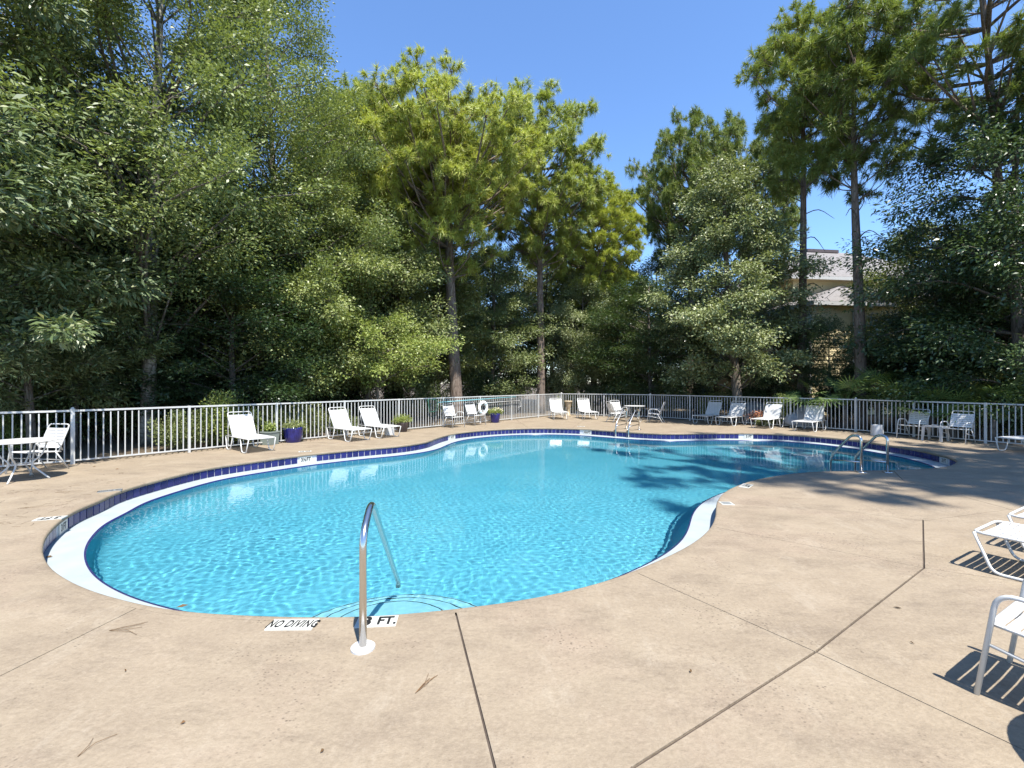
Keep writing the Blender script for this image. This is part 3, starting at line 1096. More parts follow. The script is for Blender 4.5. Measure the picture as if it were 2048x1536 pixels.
# ------------------------------------------------------------------ foliage tools
def unit(v):
    return v / np.maximum(np.linalg.norm(v, axis=-1, keepdims=True), 1e-9)


def leaf_quads(P, D, Nn, L, W):
    """P base positions, D leaf directions, Nn rough normals -> V, F (one folded quad per leaf)"""
    D = unit(D)
    S = unit(np.cross(D, Nn))
    U = np.cross(S, D)
    L = L[:, None]; W = W[:, None]
    a = P; b = P + D * L * 0.45 + S * W * 0.5 + U * W * 0.18
    c = P + D * L - U * L * 0.08
    d = P + D * L * 0.45 - S * W * 0.5 + U * W * 0.18
    n = len(P)
    V = np.stack([a, b, c, d], 1).reshape(-1, 3)
    Fq = np.arange(4 * n).reshape(n, 4)
    return V, Fq


def broadleaf(seed, Hh, base, rad, prof, n_limb, n_leaf, leaf, clump, trunk_r, lean=(0, 0), up=0.45, droop=0.25, trunk_top=0.9, twig_n=7, flat=0.7):
    rg = np.random.default_rng(seed)
    wood = MB(); limbs = MB()
    tp = []
    for k in range(9):
        t = k / 8
        tp.append(np.array([lean[0] * t + 0.10 * math.sin(3.1 * t + seed) * Hh / 10, lean[1] * t + 0.10 * math.cos(2.7 * t + seed * 2) * Hh / 10, Hh * trunk_top * t]))
    tpts = catmull(tp, 3)
    tr = [trunk_r * (1.25 if i == 0 else 1) * (1 - 0.88 * i / (len(tpts) - 1)) + 0.012 for i in range(len(tpts))]
    wood.tube(tpts, tr, 9)
    T = np.array(tpts)
    A, B = [], []
    az = rg.uniform(0, 6.28)
    for i in range(n_limb):
        s = (i + rg.uniform(0.1, 0.9)) / n_limb
        z = base + (Hh * 0.97 - base) * s
        az += 2.4 + rg.uniform(-0.4, 0.4)
        Ls = rad * prof(s) * rg.uniform(0.78, 1.15)
        if Ls < 0.25: Ls = 0.25
        zz = max(z - Ls * up * 0.8, base * 0.6)
        k = min(int(zz / (Hh * trunk_top) * (len(T) - 1)), len(T) - 1)
        o = T[k]
        e_up = up * Ls * rg.uniform(0.5, 1.3)
        dirh = np.array([math.cos(az), math.sin(az), 0])
        end = o + dirh * Ls + np.array([0, 0, e_up - droop * Ls * 0.4])
        midp = o + dirh * Ls * 0.5 + np.array([0, 0, e_up * 0.75])
        side = np.array([-dirh[1], dirh[0], 0]) * rg.uniform(-.2, .2) * Ls
        lp = catmull([o, midp + side, end], 4)
        r0 = max(0.014, min(trunk_r * 0.3, 0.013 * Ls))
        limbs.tube(lp, [r0 * (1 - 0.8 * j / (len(lp) - 1)) for j in range(len(lp))], 5, cap=False)
        lp = np.array(lp)
        nt = max(3, int(twig_n * (0.5 + Ls / rad)))
        for j in range(nt):
            u = 0.3 + 0.7 * (j + rg.random()) / nt
            q = lp[min(int(u * (len(lp) - 1)), len(lp) - 1)]
            ang = rg.uniform(-1.3, 1.3)
            dh = np.array([math.cos(az + ang), math.sin(az + ang), rg.uniform(-0.25, 0.65)])
            tl = (0.35 + 0.28 * Ls * (1 - 0.5 * u)) * rg.uniform(0.6, 1.3)
            A.append(q); B.append(q + dh * tl)
        A.append(lp[-2]); B.append(lp[-1])
    A = np.array(A); B = np.array(B)
    for a, b in zip(A[::2], B[::2]):
        limbs.tube([a, b], [0.010, 0.004], 3, cap=False)
    w = np.linalg.norm(B - A, axis=1) + 0.25
    dens = rg.uniform(0.05, 1.0, len(A)) ** 1.3
    w = w * dens
    ti = rg.choice(len(A), n_leaf, p=w / w.sum())
    u = rg.beta(1.6, 1.0, n_leaf)[:, None]
    base_p = A[ti] + (B[ti] - A[ti]) * u
    g = rg.normal(0, 1, (n_leaf, 3)); rr = rg.random(n_leaf)[:, None] ** 0.5
    csz = rg.uniform(0.6, 1.25, len(A))[ti][:, None]
    off_ = unit(g) * rr * clump * csz * np.array([1.1, 1.1, flat])
    P = base_p + off_
    td = unit(B[ti] - A[ti])
    D = unit((td * 0.5 + unit(g) * 0.9 + rg.normal(0, 0.55, (n_leaf, 3)) + np.array([0, 0, -droop])) * np.array([1, 1, 0.7]))
    Nn = unit(np.array([0.15, -0.5, 0.95]) + rg.normal(0, 0.5, (n_leaf, 3)) + 0.35 * unit(g))
    szv = rg.uniform(0.6, 1.45, n_leaf); L = leaf[0] * szv; W = leaf[1] * szv * rg.uniform(0.75, 1.15, n_leaf)
    V, Fq = leaf_quads(P, D, Nn, L, W)
    return wood, V, Fq, None, limbs


def needle_tufts(rg, P, D, per, ln, wd):
    """P tuft bases, D tuft axes -> triangles"""
    n = len(P)
    D = unit(D)
    t1 = unit(np.cross(D, np.array([0.3, 0.5, 0.81])))
    t2 = np.cross(D, t1)
    m = n * per
    ti = np.repeat(np.arange(n), per)
    phi = rg.uniform(0, 2 * np.pi, m); th = np.arccos(rg.uniform(-0.25, 1.0, m))
    sz = np.repeat(rg.uniform(0.55, 1.25, n), per)
    d = D[ti] * np.cos(th)[:, None] + (t1[ti] * np.cos(phi)[:, None] + t2[ti] * np.sin(phi)[:, None]) * np.sin(th)[:, None]
    p0 = P[ti] + D[ti] * (rg.uniform(-0.22, 0.06, m) * sz)[:, None]
    L = (ln * sz * rg.uniform(0.75, 1.1, m))[:, None]
    tip = p0 + d * L + np.array([0, 0, -1.0]) * L * rg.uniform(0.05, 0.32, m)[:, None]
    mid = p0 + d * L * 0.5 + np.array([0, 0, 1.0]) * L * 0.02
    s = unit(np.cross(d, np.array([0.19, -0.40, 0.90]) + rg.normal(0, 0.35, (m, 3)))) * wd
    V = np.stack([p0 - s * 0.5, p0 + s * 0.5, tip], 1).reshape(-1, 3)
    Ft = np.arange(3 * m).reshape(m, 3)
    return V, Ft


def pine(seed, Hh, base, rad, n_puff, trunk_r, lean=(0, 0), per=58, ln=0.36, wd=0.031, puff=(0.5, 0.95), tufts=17, dead=5, low=0.8):
    """trunk, limbs and a domed crown of needle puffs carried at the limb ends"""
    rg = np.random.default_rng(seed)
    wood = MB(); limbs = MB()
    tp = []
    for k in range(11):
        t = k / 10
        tp.append(np.array([lean[0] * t ** 1.3 + 0.12 * math.sin(4.1 * t + seed), lean[1] * t ** 1.3 + 0.10 * math.cos(3.3 * t + seed * 2), Hh * 0.9 * t]))
    tpts = catmull(tp, 3)
    n = len(tpts)
    wood.tube(tpts, [trunk_r * (1.18 if i == 0 else 1) * (1 - 0.82 * (i / (n - 1)) ** 1.4) for i in range(n)], 10)
    T = np.array(tpts)

    def trunk_at(z):
        return T[int(min(max(z, 0) / (Hh * 0.9), 1) * (n - 1))]
    c, a_ = (base + Hh) / 2, (Hh - base) / 2
    C, Rr = [], []
    tries = 0
    while len(C) < n_puff and tries < 6000:
        tries += 1
        d = unit(rg.normal(0, 1, 3))
        r = rg.uniform(0.12, 1.0) ** 0.5
        k = (1.0 if d[2] > 0 else low)
        ax = trunk_at(c + a_ * r * d[2])
        p = np.array([ax[0] + rad * k * r * d[0], ax[1] + rad * k * r * d[1], c + a_ * r * d[2]])
        pr = rg.uniform(*puff)
        if any(np.linalg.norm((p - q) * np.array([1, 1, 1.15])) < 0.5 * (pr + q2) for q, q2 in zip(C, Rr)): continue
        C.append(p); Rr.append(pr)
    TP, TD = [], []
    for p, pr in zip(C, Rr):
        h0 = np.linalg.norm(p[:2] - trunk_at(p[2])[:2])
        o = trunk_at(max(base * 0.8, p[2] - 0.35 * h0 - 0.4))
        m_ = o * 0.45 + p * 0.55 + np.array([rg.normal(0, .15), rg.normal(0, .15), -0.12 * h0])
        lp = catmull([o, m_, p], 4)
        r0 = max(0.016, min(trunk_r * 0.35, 0.016 * (h0 + 0.6)))
        limbs.tube(lp, [r0 * (1 - 0.7 * j / (len(lp) - 1)) for j in range(len(lp))], 5, cap=False)
        outw = unit(np.array([p[0] - trunk_at(p[2])[0], p[1] - trunk_at(p[2])[1], 0.3]))
        for _ in range(tufts):
            d = unit(rg.normal(0, 1, 3) + outw * 0.45 + np.array([0, 0, 0.45]))
            e = p + d * pr * rg.uniform(0.35, 1.0) * np.array([1.05, 1.05, 0.8])
            limbs.tube([p - outw * 0.1, e], [0.010, 0.006], 3, cap=False)
            TP.append(e); TD.append(d * 0.8 + np.array([0, 0, 0.35]))
    for i in range(dead):
        z = base * rg.uniform(0.6, 1.0)
        o = trunk_at(z); a = rg.uniform(0, 6.28); Ls = rg.uniform(0.5, 1.7)
        dirh = np.array([math.cos(a), math.sin(a), 0])
        limbs.tube(catmull([o, o + dirh * Ls * 0.5 + np.array([0, 0, 0.1 * Ls]), o + dirh * Ls - np.array([0, 0, 0.25 * Ls])], 3), [0.026, 0.025, 0.022, 0.02, 0.016, 0.012, 0.008], 4, cap=False)
    V, Ft = needle_tufts(rg, np.array(TP), np.array(TD), per, ln, wd)
    return wood, V, Ft, None, limbs


def tree(name, gen, leafmat, bark, loc, label, rz=0.0, scale=1.0, group=None, cat='tree'):
    root = tag(empty(name, (loc[0], loc[1], -0.03), rz), label, cat, group)
    root.scale = (scale,) * 3 if not hasattr(scale, '__len__') else scale
    wood = gen[0]
    wood.build('trunk', bark, root, True)
    if len(gen) == 5: gen[4].build('limbs', B_PINE if bark is B_PINE else B_GREY, root, True)
    link('crown', fast_mesh('crown', gen[1], gen[2], leafmat), root)
    return root


def again(root, loc, label, rz, scale, leafmat=None, group=None, cat=None):
    c = copy_tree(root)
    c.location = (loc[0], loc[1], -0.03); c.rotation_euler = (0, 0, rz)
    c.scale = (scale,) * 3 if not hasattr(scale, '__len__') else scale
    tag(c, label, cat)
    if group: c['group'] = group
    elif 'group' in c: del c['group']
    if leafmat:
        for ch in c.children:
            if ch.name.startswith('crown'):
                ch.material_slots[0].link = 'OBJECT'; ch.material_slots[0].material = leafmat
    return c


round_p = lambda s: math.sin(math.pi * min(1, max(0, 0.12 + 0.86 * s))) ** 0.6
cone_p = lambda s: (1 - s) ** 0.75 * min(1, 0.55 + s * 3) + 0.06
egg_p = lambda s: (math.sin(math.pi * (0.08 + 0.9 * s) ** 0.72)) ** 0.7
flat_p = lambda s: 0.75 + 0.25 * math.sin(math.pi * s) - 0.45 * max(0, s - 0.6)
pine_p = lambda s: (0.62 + 0.38 * min(1, s / 0.3)) * math.sqrt(max(0.1, 1 - (max(0, s - 0.4) / 0.64) ** 2))


def pos(px, y): return (atx(px, y), y)


# --- the left wood
t = tree('bay_tree', broadleaf(11, 15, 2.6, 4.7, egg_p, 60, 62000, (0.19, 0.06), 0.55, 0.2, (0.4, 0), 0.35, 0.3), L_BAY, B_PALE, (-13.2, 10.6), 'big glossy narrow-leaved tree at the left edge with pale limbs')
t2 = tree('tall_oak_tree', broadleaf(23, 21, 4.6, 5.5, cone_p, 96, 125000, (0.105, 0.052), 0.55, 0.19, (0.35, 0.2), 0.85, 0.05, flat=0.95), L_LIGHT, B_PALE, pos(303, 13.9), 'tall light-green tree with a pale blotched trunk behind the left fence', 1.3)
gA = tree('broadleaf_tree', broadleaf(31, 10, 1.9, 3.3, round_p, 48, 50000, (0.115, 0.06), 0.52, 0.13), L_MID, B_GREY, pos(735, 20.5), 'bushy mid-green tree left of the double pine trunk')
gB = tree('broadleaf_tree', broadleaf(37, 10, 1.4, 3.2, egg_p, 48, 50000, (0.115, 0.055), 0.52, 0.12), L_MID, B_GREY, pos(985, 27), 'dark mid-green tree between the two straight pine trunks')
small = tree('small_spreading_tree', broadleaf(41, 4.5, 2.0, 2.6, flat_p, 26, 26000, (0.09, 0.048), 0.36, 0.08, (0.1, 0), 0.3, 0.1), L_YELL, B_GREY, pos(755, 18.4), 'low spreading bright-green tree just behind the left fence')
dk = tree('evergreen_shrub_tree', broadleaf(43, 5.4, 1.6, 1.9, round_p, 28, 26000, (0.12, 0.03), 0.45, 0.09), L_MID, B_GREY, pos(150, 12.6), 'dark drooping narrow-leaved small tree left of the pale trunk')
oak = tree('rounded_oak_tree', broadleaf(53, 12.3, 2.5, 4.0, cone_p, 66, 84000, (0.112, 0.065), 0.52, 0.22, (-0.7, 0), 0.45, 0.25), L_SILV, B_GREY, pos(1480, 20.9), 'silvery green conical tree behind the right-hand lounges')
hol = tree('dark_evergreen_tree', broadleaf(59, 12.8, 1.2, 4.4, egg_p, 66, 78000, (0.13, 0.055), 0.58, 0.2, (0, 0), 0.25, 0.45), L_DARK, B_GREY, pos(2045, 15.1), 'large dark evergreen tree at the right edge before the house')

again(gA, pos(600, 17.0), 'light-green tree filling the gap right of the tall pale-trunked tree', 1.0, (0.9, 0.9, 0.95), L_LIGHT)
again(t2, pos(545, 17.5), 'tall tree behind the pale-trunked one, edging the sky at the left', 2.6, (0.85, 0.85, 0.95), L_LIGHT)
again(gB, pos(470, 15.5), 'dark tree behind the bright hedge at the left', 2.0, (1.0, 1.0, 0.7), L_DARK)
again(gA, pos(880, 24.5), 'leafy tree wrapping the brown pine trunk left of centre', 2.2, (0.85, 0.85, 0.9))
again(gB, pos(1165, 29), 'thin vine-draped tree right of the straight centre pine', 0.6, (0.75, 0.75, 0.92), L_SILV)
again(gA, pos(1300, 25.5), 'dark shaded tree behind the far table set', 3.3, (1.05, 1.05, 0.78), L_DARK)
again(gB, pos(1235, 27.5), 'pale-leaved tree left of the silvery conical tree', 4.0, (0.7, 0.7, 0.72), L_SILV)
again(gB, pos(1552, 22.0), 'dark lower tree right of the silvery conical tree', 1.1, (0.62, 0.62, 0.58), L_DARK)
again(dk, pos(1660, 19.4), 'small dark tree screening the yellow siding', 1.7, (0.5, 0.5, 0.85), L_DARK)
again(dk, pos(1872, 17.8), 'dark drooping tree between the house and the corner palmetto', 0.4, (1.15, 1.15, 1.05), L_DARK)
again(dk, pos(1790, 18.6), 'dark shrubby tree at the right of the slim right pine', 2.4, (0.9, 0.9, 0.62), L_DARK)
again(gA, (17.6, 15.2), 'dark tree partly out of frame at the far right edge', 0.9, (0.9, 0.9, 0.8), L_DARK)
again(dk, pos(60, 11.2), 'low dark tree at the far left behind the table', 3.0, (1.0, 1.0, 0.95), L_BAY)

# --- pines
p1 = tree('pine_tree', pine(3, 16.1, 7.2, 4.8, 200, 0.30, (-0.6, 0.2)), L_PINE, B_PINE, pos(914, 22.2), 'big spreading yellow-green pine with a brown forked trunk, left of centre')
p2 = tree('pine_tree', pine(8, 18.9, 8.0, 3.8, 165, 0.24, (0.3, 0), low=0.9), L_PINE, B_PINE, pos(1078, 27), 'tall straight pine with a bare trunk at the centre')
p3 = tree('slim_pine_tree', pine(14, 16.4, 9.0, 2.5, 60, 0.21, (0.1, 0)), L_PINED, B_PINE, pos(1712, 18.3), 'slim pine with a bare straight trunk in front of the house')
p4 = tree('leaning_pine_tree', pine(19, 19.5, 8.8, 4.4, 84, 0.20, (-1.5, -0.5), low=1.0), L_PINED, B_PINE, pos(2010, 16.6), 'leaning pine reaching over the top right corner')
again(p1, pos(800, 25.5), 'pine whose crown tops the left pine group', 1.3, (0.95, 0.95, 1.12))
again(p1, pos(715, 27.5), 'pine half hidden behind the tall light-green tree', 2.1, (0.8, 0.8, 1.08), L_PINED)
again(p2, pos(1190, 30), 'shorter bright pine right of the centre pine', 2.6, (0.85, 0.85, 0.8))
again(p1, pos(1375, 31), 'dark-topped pine behind the silvery conical tree', 3.9, (0.85, 0.85, 1.22), L_PINED)
again(p2, pos(1525, 29), 'pine rising between the silvery tree and the slim pines', 0.4, (0.62, 0.62, 0.93), L_PINED)
again(p3, pos(1606, 20.6), 'pine with a dark trunk left of the slim house pine', 2.0, (0.92, 0.92, 1.1))
p5 = tree('open_pine_tree', pine(27, 18.5, 11.0, 4.7, 84, 0.28, (0.2, 0), per=46, tufts=6, puff=(0.35, 0.6)), L_PINED, B_PINE, (12.3, -0.6), 'tall open-crowned pine right of the camera that throws streaky shade on the water', 0.7, (1.1, 1.1, 1.72))
again(p5, (13.0, 1.5), 'open-crowned pine right of the camera that shades the deck by the ladder', 5.1, (0.9, 0.9, 1.3))
again(p5, (15.2, 4.0), 'pine beyond the right edge that shades the right-hand deck', 1.9, (1.2, 1.2, 1.0))

# --- woods further back, every tree on its own
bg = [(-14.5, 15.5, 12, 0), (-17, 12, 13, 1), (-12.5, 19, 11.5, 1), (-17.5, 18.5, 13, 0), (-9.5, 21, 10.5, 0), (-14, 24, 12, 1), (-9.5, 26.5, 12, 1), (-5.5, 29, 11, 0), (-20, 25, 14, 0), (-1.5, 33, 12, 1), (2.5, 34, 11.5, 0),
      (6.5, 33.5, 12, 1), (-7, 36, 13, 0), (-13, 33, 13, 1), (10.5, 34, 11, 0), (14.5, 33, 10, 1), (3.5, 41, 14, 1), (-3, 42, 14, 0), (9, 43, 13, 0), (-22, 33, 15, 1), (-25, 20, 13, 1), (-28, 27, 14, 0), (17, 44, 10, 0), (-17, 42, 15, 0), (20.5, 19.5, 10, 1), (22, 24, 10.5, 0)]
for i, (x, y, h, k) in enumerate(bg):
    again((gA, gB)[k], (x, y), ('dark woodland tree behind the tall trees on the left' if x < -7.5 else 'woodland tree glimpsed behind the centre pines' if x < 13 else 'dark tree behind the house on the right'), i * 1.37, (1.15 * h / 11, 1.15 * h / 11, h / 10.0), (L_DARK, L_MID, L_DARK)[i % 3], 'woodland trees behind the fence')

# --- understorey shrubs
def shrub(seed, Hh, rad, n_leaf, leaf, clump=0.2):
    rg = np.random.default_rng(seed)
    wood = MB(); A = []; B = []
    for i in range(22):
        a = rg.uniform(0, 6.28); r = rad * math.sqrt(rg.random()) * 0.85
        e = np.array([math.cos(a) * r, math.sin(a) * r, Hh * (1 - 0.45 * (r / rad) ** 2) * rg.uniform(0.72, 1.05)])
        s = e * np.array([0.25, 0.25, 0.0])
        wood.tube([s, (s + e) / 2 + np.array([0, 0, 0.1 * Hh]), e], [0.014, 0.01, 0.004], 4, cap=False)
        A.append(s * 0.5 + e * 0.5); B.append(e)
        A.append(s * 0.8 + e * 0.2 + np.array([0, 0, 0.05])); B.append(s * 0.45 + e * 0.55 + np.array([math.cos(a), math.sin(a), 0]) * rad * 0.25)
    A = np.array(A); B = np.array(B)
    ti = rg.integers(0, len(A), n_leaf)
    P = A[ti] + (B[ti] - A[ti]) * rg.random(n_leaf)[:, None]
    g = unit(rg.normal(0, 1, (n_leaf, 3)))
    P = P + g * rg.random(n_leaf)[:, None] ** .5 * clump
    P[:, 2] = np.maximum(P[:, 2], 0.03)
    D = unit(g + rg.normal(0, 0.5, (n_leaf, 3)) + np.array([0, 0, 0.3]))
    Nn = unit(np.array([0.1, -0.4, 0.9]) + rg.normal(0, 0.55, (n_leaf, 3)))
    V, Fq = leaf_quads(P, D, Nn, leaf[0] * rg.uniform(.7, 1.25, n_leaf), leaf[1] * rg.uniform(.75, 1.2, n_leaf))
    return wood, V, Fq


sh = tree('hedge_shrub', shrub(5, 1.55, 1.0, 9000, (0.07, 0.036)), L_YELL, B_GREY, (P0 + DIR_L * 3.3 + LEFT_OUT * 0.85), 'bright green hedge shrub poking above the left fence', 0, (1, 1, 1.05), None, 'shrub')
hl = ['green hedge shrub behind the fence, left of the leftmost lounge', 'green hedge shrub behind the grey square planter', 'green hedge shrub behind the blue pot', 'low hedge shrub right of the blue pot behind the fence']
for i, (dl, s) in enumerate(((2.2, 0.72), (4.5, 0.82), (5.6, 0.78), (6.9, 0.6))):
    p = P0 + DIR_L * dl + LEFT_OUT * 0.9
    again(sh, p, hl[i], i * 1.9 + 1, s, L_MID)
again(sh, pos(1470, 25.0), 'bright yellow-green shrub left of the thick right trunk', 1.0, 1.15)
again(sh, pos(1420, 24.0), 'yellow-green shrub behind the second right lounge', 2.0, 0.85)
again(sh, pos(1143, 28.0), 'bright shrub behind the fence corner', 3.0, 1.0)
again(sh, pos(1590, 20.4), 'yellow-green shrub at the foot of the dark right trunk', 0.2, 0.9)
again(sh, pos(1558, 18.9), 'pale variegated shrub behind the third right lounge', 0.2, (0.55, 0.55, 0.9), L_YELL)
again(sh, pos(15, 11.6), 'bright low shrub at the far left behind the fence', 0.2, (0.6, 0.6, 0.75))
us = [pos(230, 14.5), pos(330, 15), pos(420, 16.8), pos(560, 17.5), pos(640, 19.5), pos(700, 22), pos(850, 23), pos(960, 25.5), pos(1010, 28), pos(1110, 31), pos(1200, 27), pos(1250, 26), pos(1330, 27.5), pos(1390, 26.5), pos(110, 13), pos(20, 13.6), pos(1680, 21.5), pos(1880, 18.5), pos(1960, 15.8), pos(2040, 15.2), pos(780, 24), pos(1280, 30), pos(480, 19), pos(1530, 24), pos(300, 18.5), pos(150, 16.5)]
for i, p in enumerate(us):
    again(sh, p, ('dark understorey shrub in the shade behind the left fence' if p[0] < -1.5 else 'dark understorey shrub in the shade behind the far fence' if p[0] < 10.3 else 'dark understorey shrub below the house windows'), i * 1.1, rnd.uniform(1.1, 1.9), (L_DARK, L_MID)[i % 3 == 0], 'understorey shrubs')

# --- palmettos
fb = MB()
nb = 17
for k in range(nb):
    a = (k / (nb - 1) - 0.5) * 4.1
    d = Vector((math.cos(a), math.sin(a), 0.10 * math.cos(a)))
    s = Vector((-math.sin(a), math.cos(a), 0))
    L = 0.62 * (0.8 + 0.2 * math.cos(a))
    o = Vector((0, 0, 0))
    fb.add([o, o + d * L * 0.5 + s * 0.024 + Vector((0, 0, 0.012)), o + d * L - Vector((0, 0, 0.10 * L)), o + d * L * 0.5 - s * 0.024 + Vector((0, 0, 0.012))], [(0, 1, 2, 3)])
FAN_ME = fb.mesh('fan_leaf', L_PALM)
STEM_ME = MB().tube([(0, 0, 0), (0.35, 0, 0.03), (0.75, 0, 0.0)], [0.012, 0.009, 0.006], 5).mesh('frond_stem', L_PALM)


def palmetto(loc, label, h, seed, n=11):
    rg = random.Random(seed)
    root = tag(empty('palmetto', (loc[0], loc[1], -0.03)), label, 'palm', 'palmettos along the right fence')
    MB().tube([(0, 0, 0), (0.02, 0.01, h * 0.5)], [0.11, 0.08], 8).build('trunk', B_GREY, root, True)
    for k in range(n):
        a = k * 2.4 + rg.uniform(-.3, .3)
        el = rg.uniform(0.15, 1.25)
        L = rg.uniform(0.95, 1.35)
        st_ = link('frond_stem', STEM_ME, root)
        st_.location = (0, 0, h * 0.5); st_.rotation_euler = (0, -el, a); st_.scale = (L, L, L)
        fl = link('fan_leaf', FAN_ME, st_)
        fl.location = (0.74, 0, 0); fl.rotation_euler = (rg.uniform(-.5, .5), rg.uniform(0.1, 0.9), 0)
    return root


for i, (px, y, h, lab) in enumerate(((1690, 17.0, 1.9, 'palmetto leaning over the fence at the right corner post'), (1757, 16.6, 2.1, 'palmetto with a bright fan just right of the slim pine'), (1640, 18.1, 1.7, 'palmetto behind the lounge nearest the right corner'),
                                    (1812, 15.9, 1.4, 'palmetto behind the left chair of the right pair'), (1862, 15.2, 1.4, 'palmetto behind the grey side table'), (1985, 14.0, 1.35, 'spiky palmetto near the right edge behind the fence'), (1903, 14.7, 1.2, 'low palmetto behind the right-hand chair'))):
    palmetto(pos(px, y), lab, h, i + 3)

# ------------------------------------------------------------------ pots and planters
def pot_plant(seed, Hh, rad, n, leaf, mat, parent, z, flower=None):
    w, V, Fq = shrub(seed, Hh, rad, n, leaf, 0.08)
    o = link('plant', fast_mesh('plant', V, Fq, mat), parent); o.location = (0, 0, z)
    if flower:
        rg = np.random.default_rng(seed)
        m = 60
        a = rg.uniform(0, 6.28, m); r = rad * np.sqrt(rg.random(m)) * .9
        P = np.c_[np.cos(a) * r, np.sin(a) * r, Hh * (1 - 0.4 * (r / rad) ** 2) + rg.uniform(-.02, .05, m)]
        V, Fq = leaf_quads(P, unit(rg.normal(0, 1, (m, 3))), unit(rg.normal(0, .5, (m, 3)) + np.array([0, 0, 1])), np.full(m, 0.05), np.full(m, 0.045))
        f = link('flowers', fast_mesh('flowers', V, Fq, flower), parent); f.location = (0, 0, z)
    return o


def pot(name, loc, label, prof, mat, seg=28, rz=0.0):
    root = tag(empty(name, (loc[0], loc[1], 0), rz), label, 'planter')
    MB().lathe(prof, seg, close_top=False).build('pot_body', mat, root, seg > 6)
    return root


g = at(580, 886)
o = pot('glazed_pot', (g.x, g.y + .2), 'large cobalt blue glazed pot with drooping plants right of the leftmost lounge', [(0.19, 0), (0.2, 0.01), (0.25, 0.2), (0.27, 0.36), (0.285, 0.40), (0.285, 0.435), (0.26, 0.44), (0.25, 0.38), (0.0, 0.37)], M_BLUEPOT)
pot_plant(61, 0.24, 0.42, 1300, (0.06, 0.018), L_MID, o, 0.38)
g = at(531, 891)
o = pot('square_planter', (g.x, g.y + .22), 'grey square planter with a bright plant behind the leftmost lounge', [(0.22, 0), (0.225, 0.01), (0.255, 0.33), (0.27, 0.34), (0.27, 0.37), (0.24, 0.375), (0.235, 0.33), (0.0, 0.32)], M_GREYPOT, 4, R(30))
pot_plant(62, 0.3, 0.17, 500, (0.07, 0.04), L_YELL, o, 0.33)
g = at(803, 864.5)
o = pot('brown_pot', (g.x, g.y + .18), 'brown tapered pot with feathery plants behind the white drum', [(0.14, 0), (0.15, 0.01), (0.20, 0.3), (0.21, 0.33), (0.19, 0.34), (0.18, 0.3), (0.0, 0.29)], M_BROWNPOT)
pot_plant(63, 0.3, 0.42, 1500, (0.07, 0.014), L_YELL, o, 0.3)
g = at(990, 846)
o = pot('glazed_pot', (g.x, g.y + .2), 'cobalt blue glazed pot with pale flowers right of the life ring', [(0.16, 0), (0.17, 0.01), (0.22, 0.3), (0.235, 0.37), (0.235, 0.40), (0.21, 0.405), (0.2, 0.36), (0.0, 0.35)], M_BLUEPOT)
pot_plant(64, 0.26, 0.4, 1300, (0.06, 0.018), L_YELL, o, 0.36, L_FLOW)
o = pot('stone_urn', (2.92, 24.1), 'tan stone urn at the far fence corner', [(0.13, 0), (0.14, 0.03), (0.09, 0.12), (0.07, 0.3), (0.1, 0.42), (0.15, 0.55), (0.17, 0.72), (0.21, 0.76), (0.21, 0.80), (0.17, 0.80), (0.15, 0.7), (0.0, 0.68)], M_TAN)

# flowers and boulders just beyond the right fence
g = pos(1522, 19.0)
root = tag(empty('flower_clump', (g[0], g[1], -0.03)), 'salmon flowering clump seen through the right fence', 'flowers')
pot_plant(66, 0.42, 0.5, 900, (0.07, 0.03), L_MID, root, 0, L_ORNG)
rg_ = np.random.default_rng(9)
m_ = 260
P_ = np.c_[rg_.normal(0, .24, m_), rg_.normal(0, .14, m_), rg_.uniform(.3, .62, m_)]
V_, F_ = leaf_quads(P_, unit(rg_.normal(0, 1, (m_, 3))), unit(rg_.normal(0, .5, (m_, 3)) + np.array([0, -.4, 1])), np.full(m_, .07), np.full(m_, .06))
link('blossoms', fast_mesh('blossoms', V_, F_, L_ORNG), root)
M_ROCK = plain('grey_boulder', (0.23, 0.25, 0.27), 0.85, 0.3, vary=0.25, scale=3, bumps=0.6)
for i, (px, y, sx, sz, lab) in enumerate(((1592, 18.2, 0.42, 0.36, 'grey boulder left of two behind the right fence'), (1612, 18.0, 0.46, 0.5, 'taller grey boulder behind the right fence'), (1505, 20.5, 0.8, 0.55, 'dark grey boulder behind the third right lounge'))):
    bm = bmesh.new(); bmesh.ops.create_icosphere(bm, subdivisions=3, radius=1)
    rr = random.Random(i)
    ph = [rr.uniform(0, 6) for _ in range(6)]
    for v in bm.verts:
        k = 1 + 0.10 * math.sin(3 * v.co.x + ph[0]) + 0.08 * math.sin(4 * v.co.y + ph[1]) + 0.07 * math.sin(5 * v.co.z + ph[2])
        v.co = Vector((v.co.x * sx, v.co.y * sx * 0.8, v.co.z * sz)) * k
    me = bpy.data.meshes.new('boulder'); bm.to_mesh(me); bm.free(); me.materials.append(M_ROCK)
    me.polygons.foreach_set('use_smooth', [True] * len(me.polygons))
    o = link('boulder', me); x, yy = pos(px, y); o.location = (x, yy, sz * 0.75)
    tag(o, lab, 'boulder')

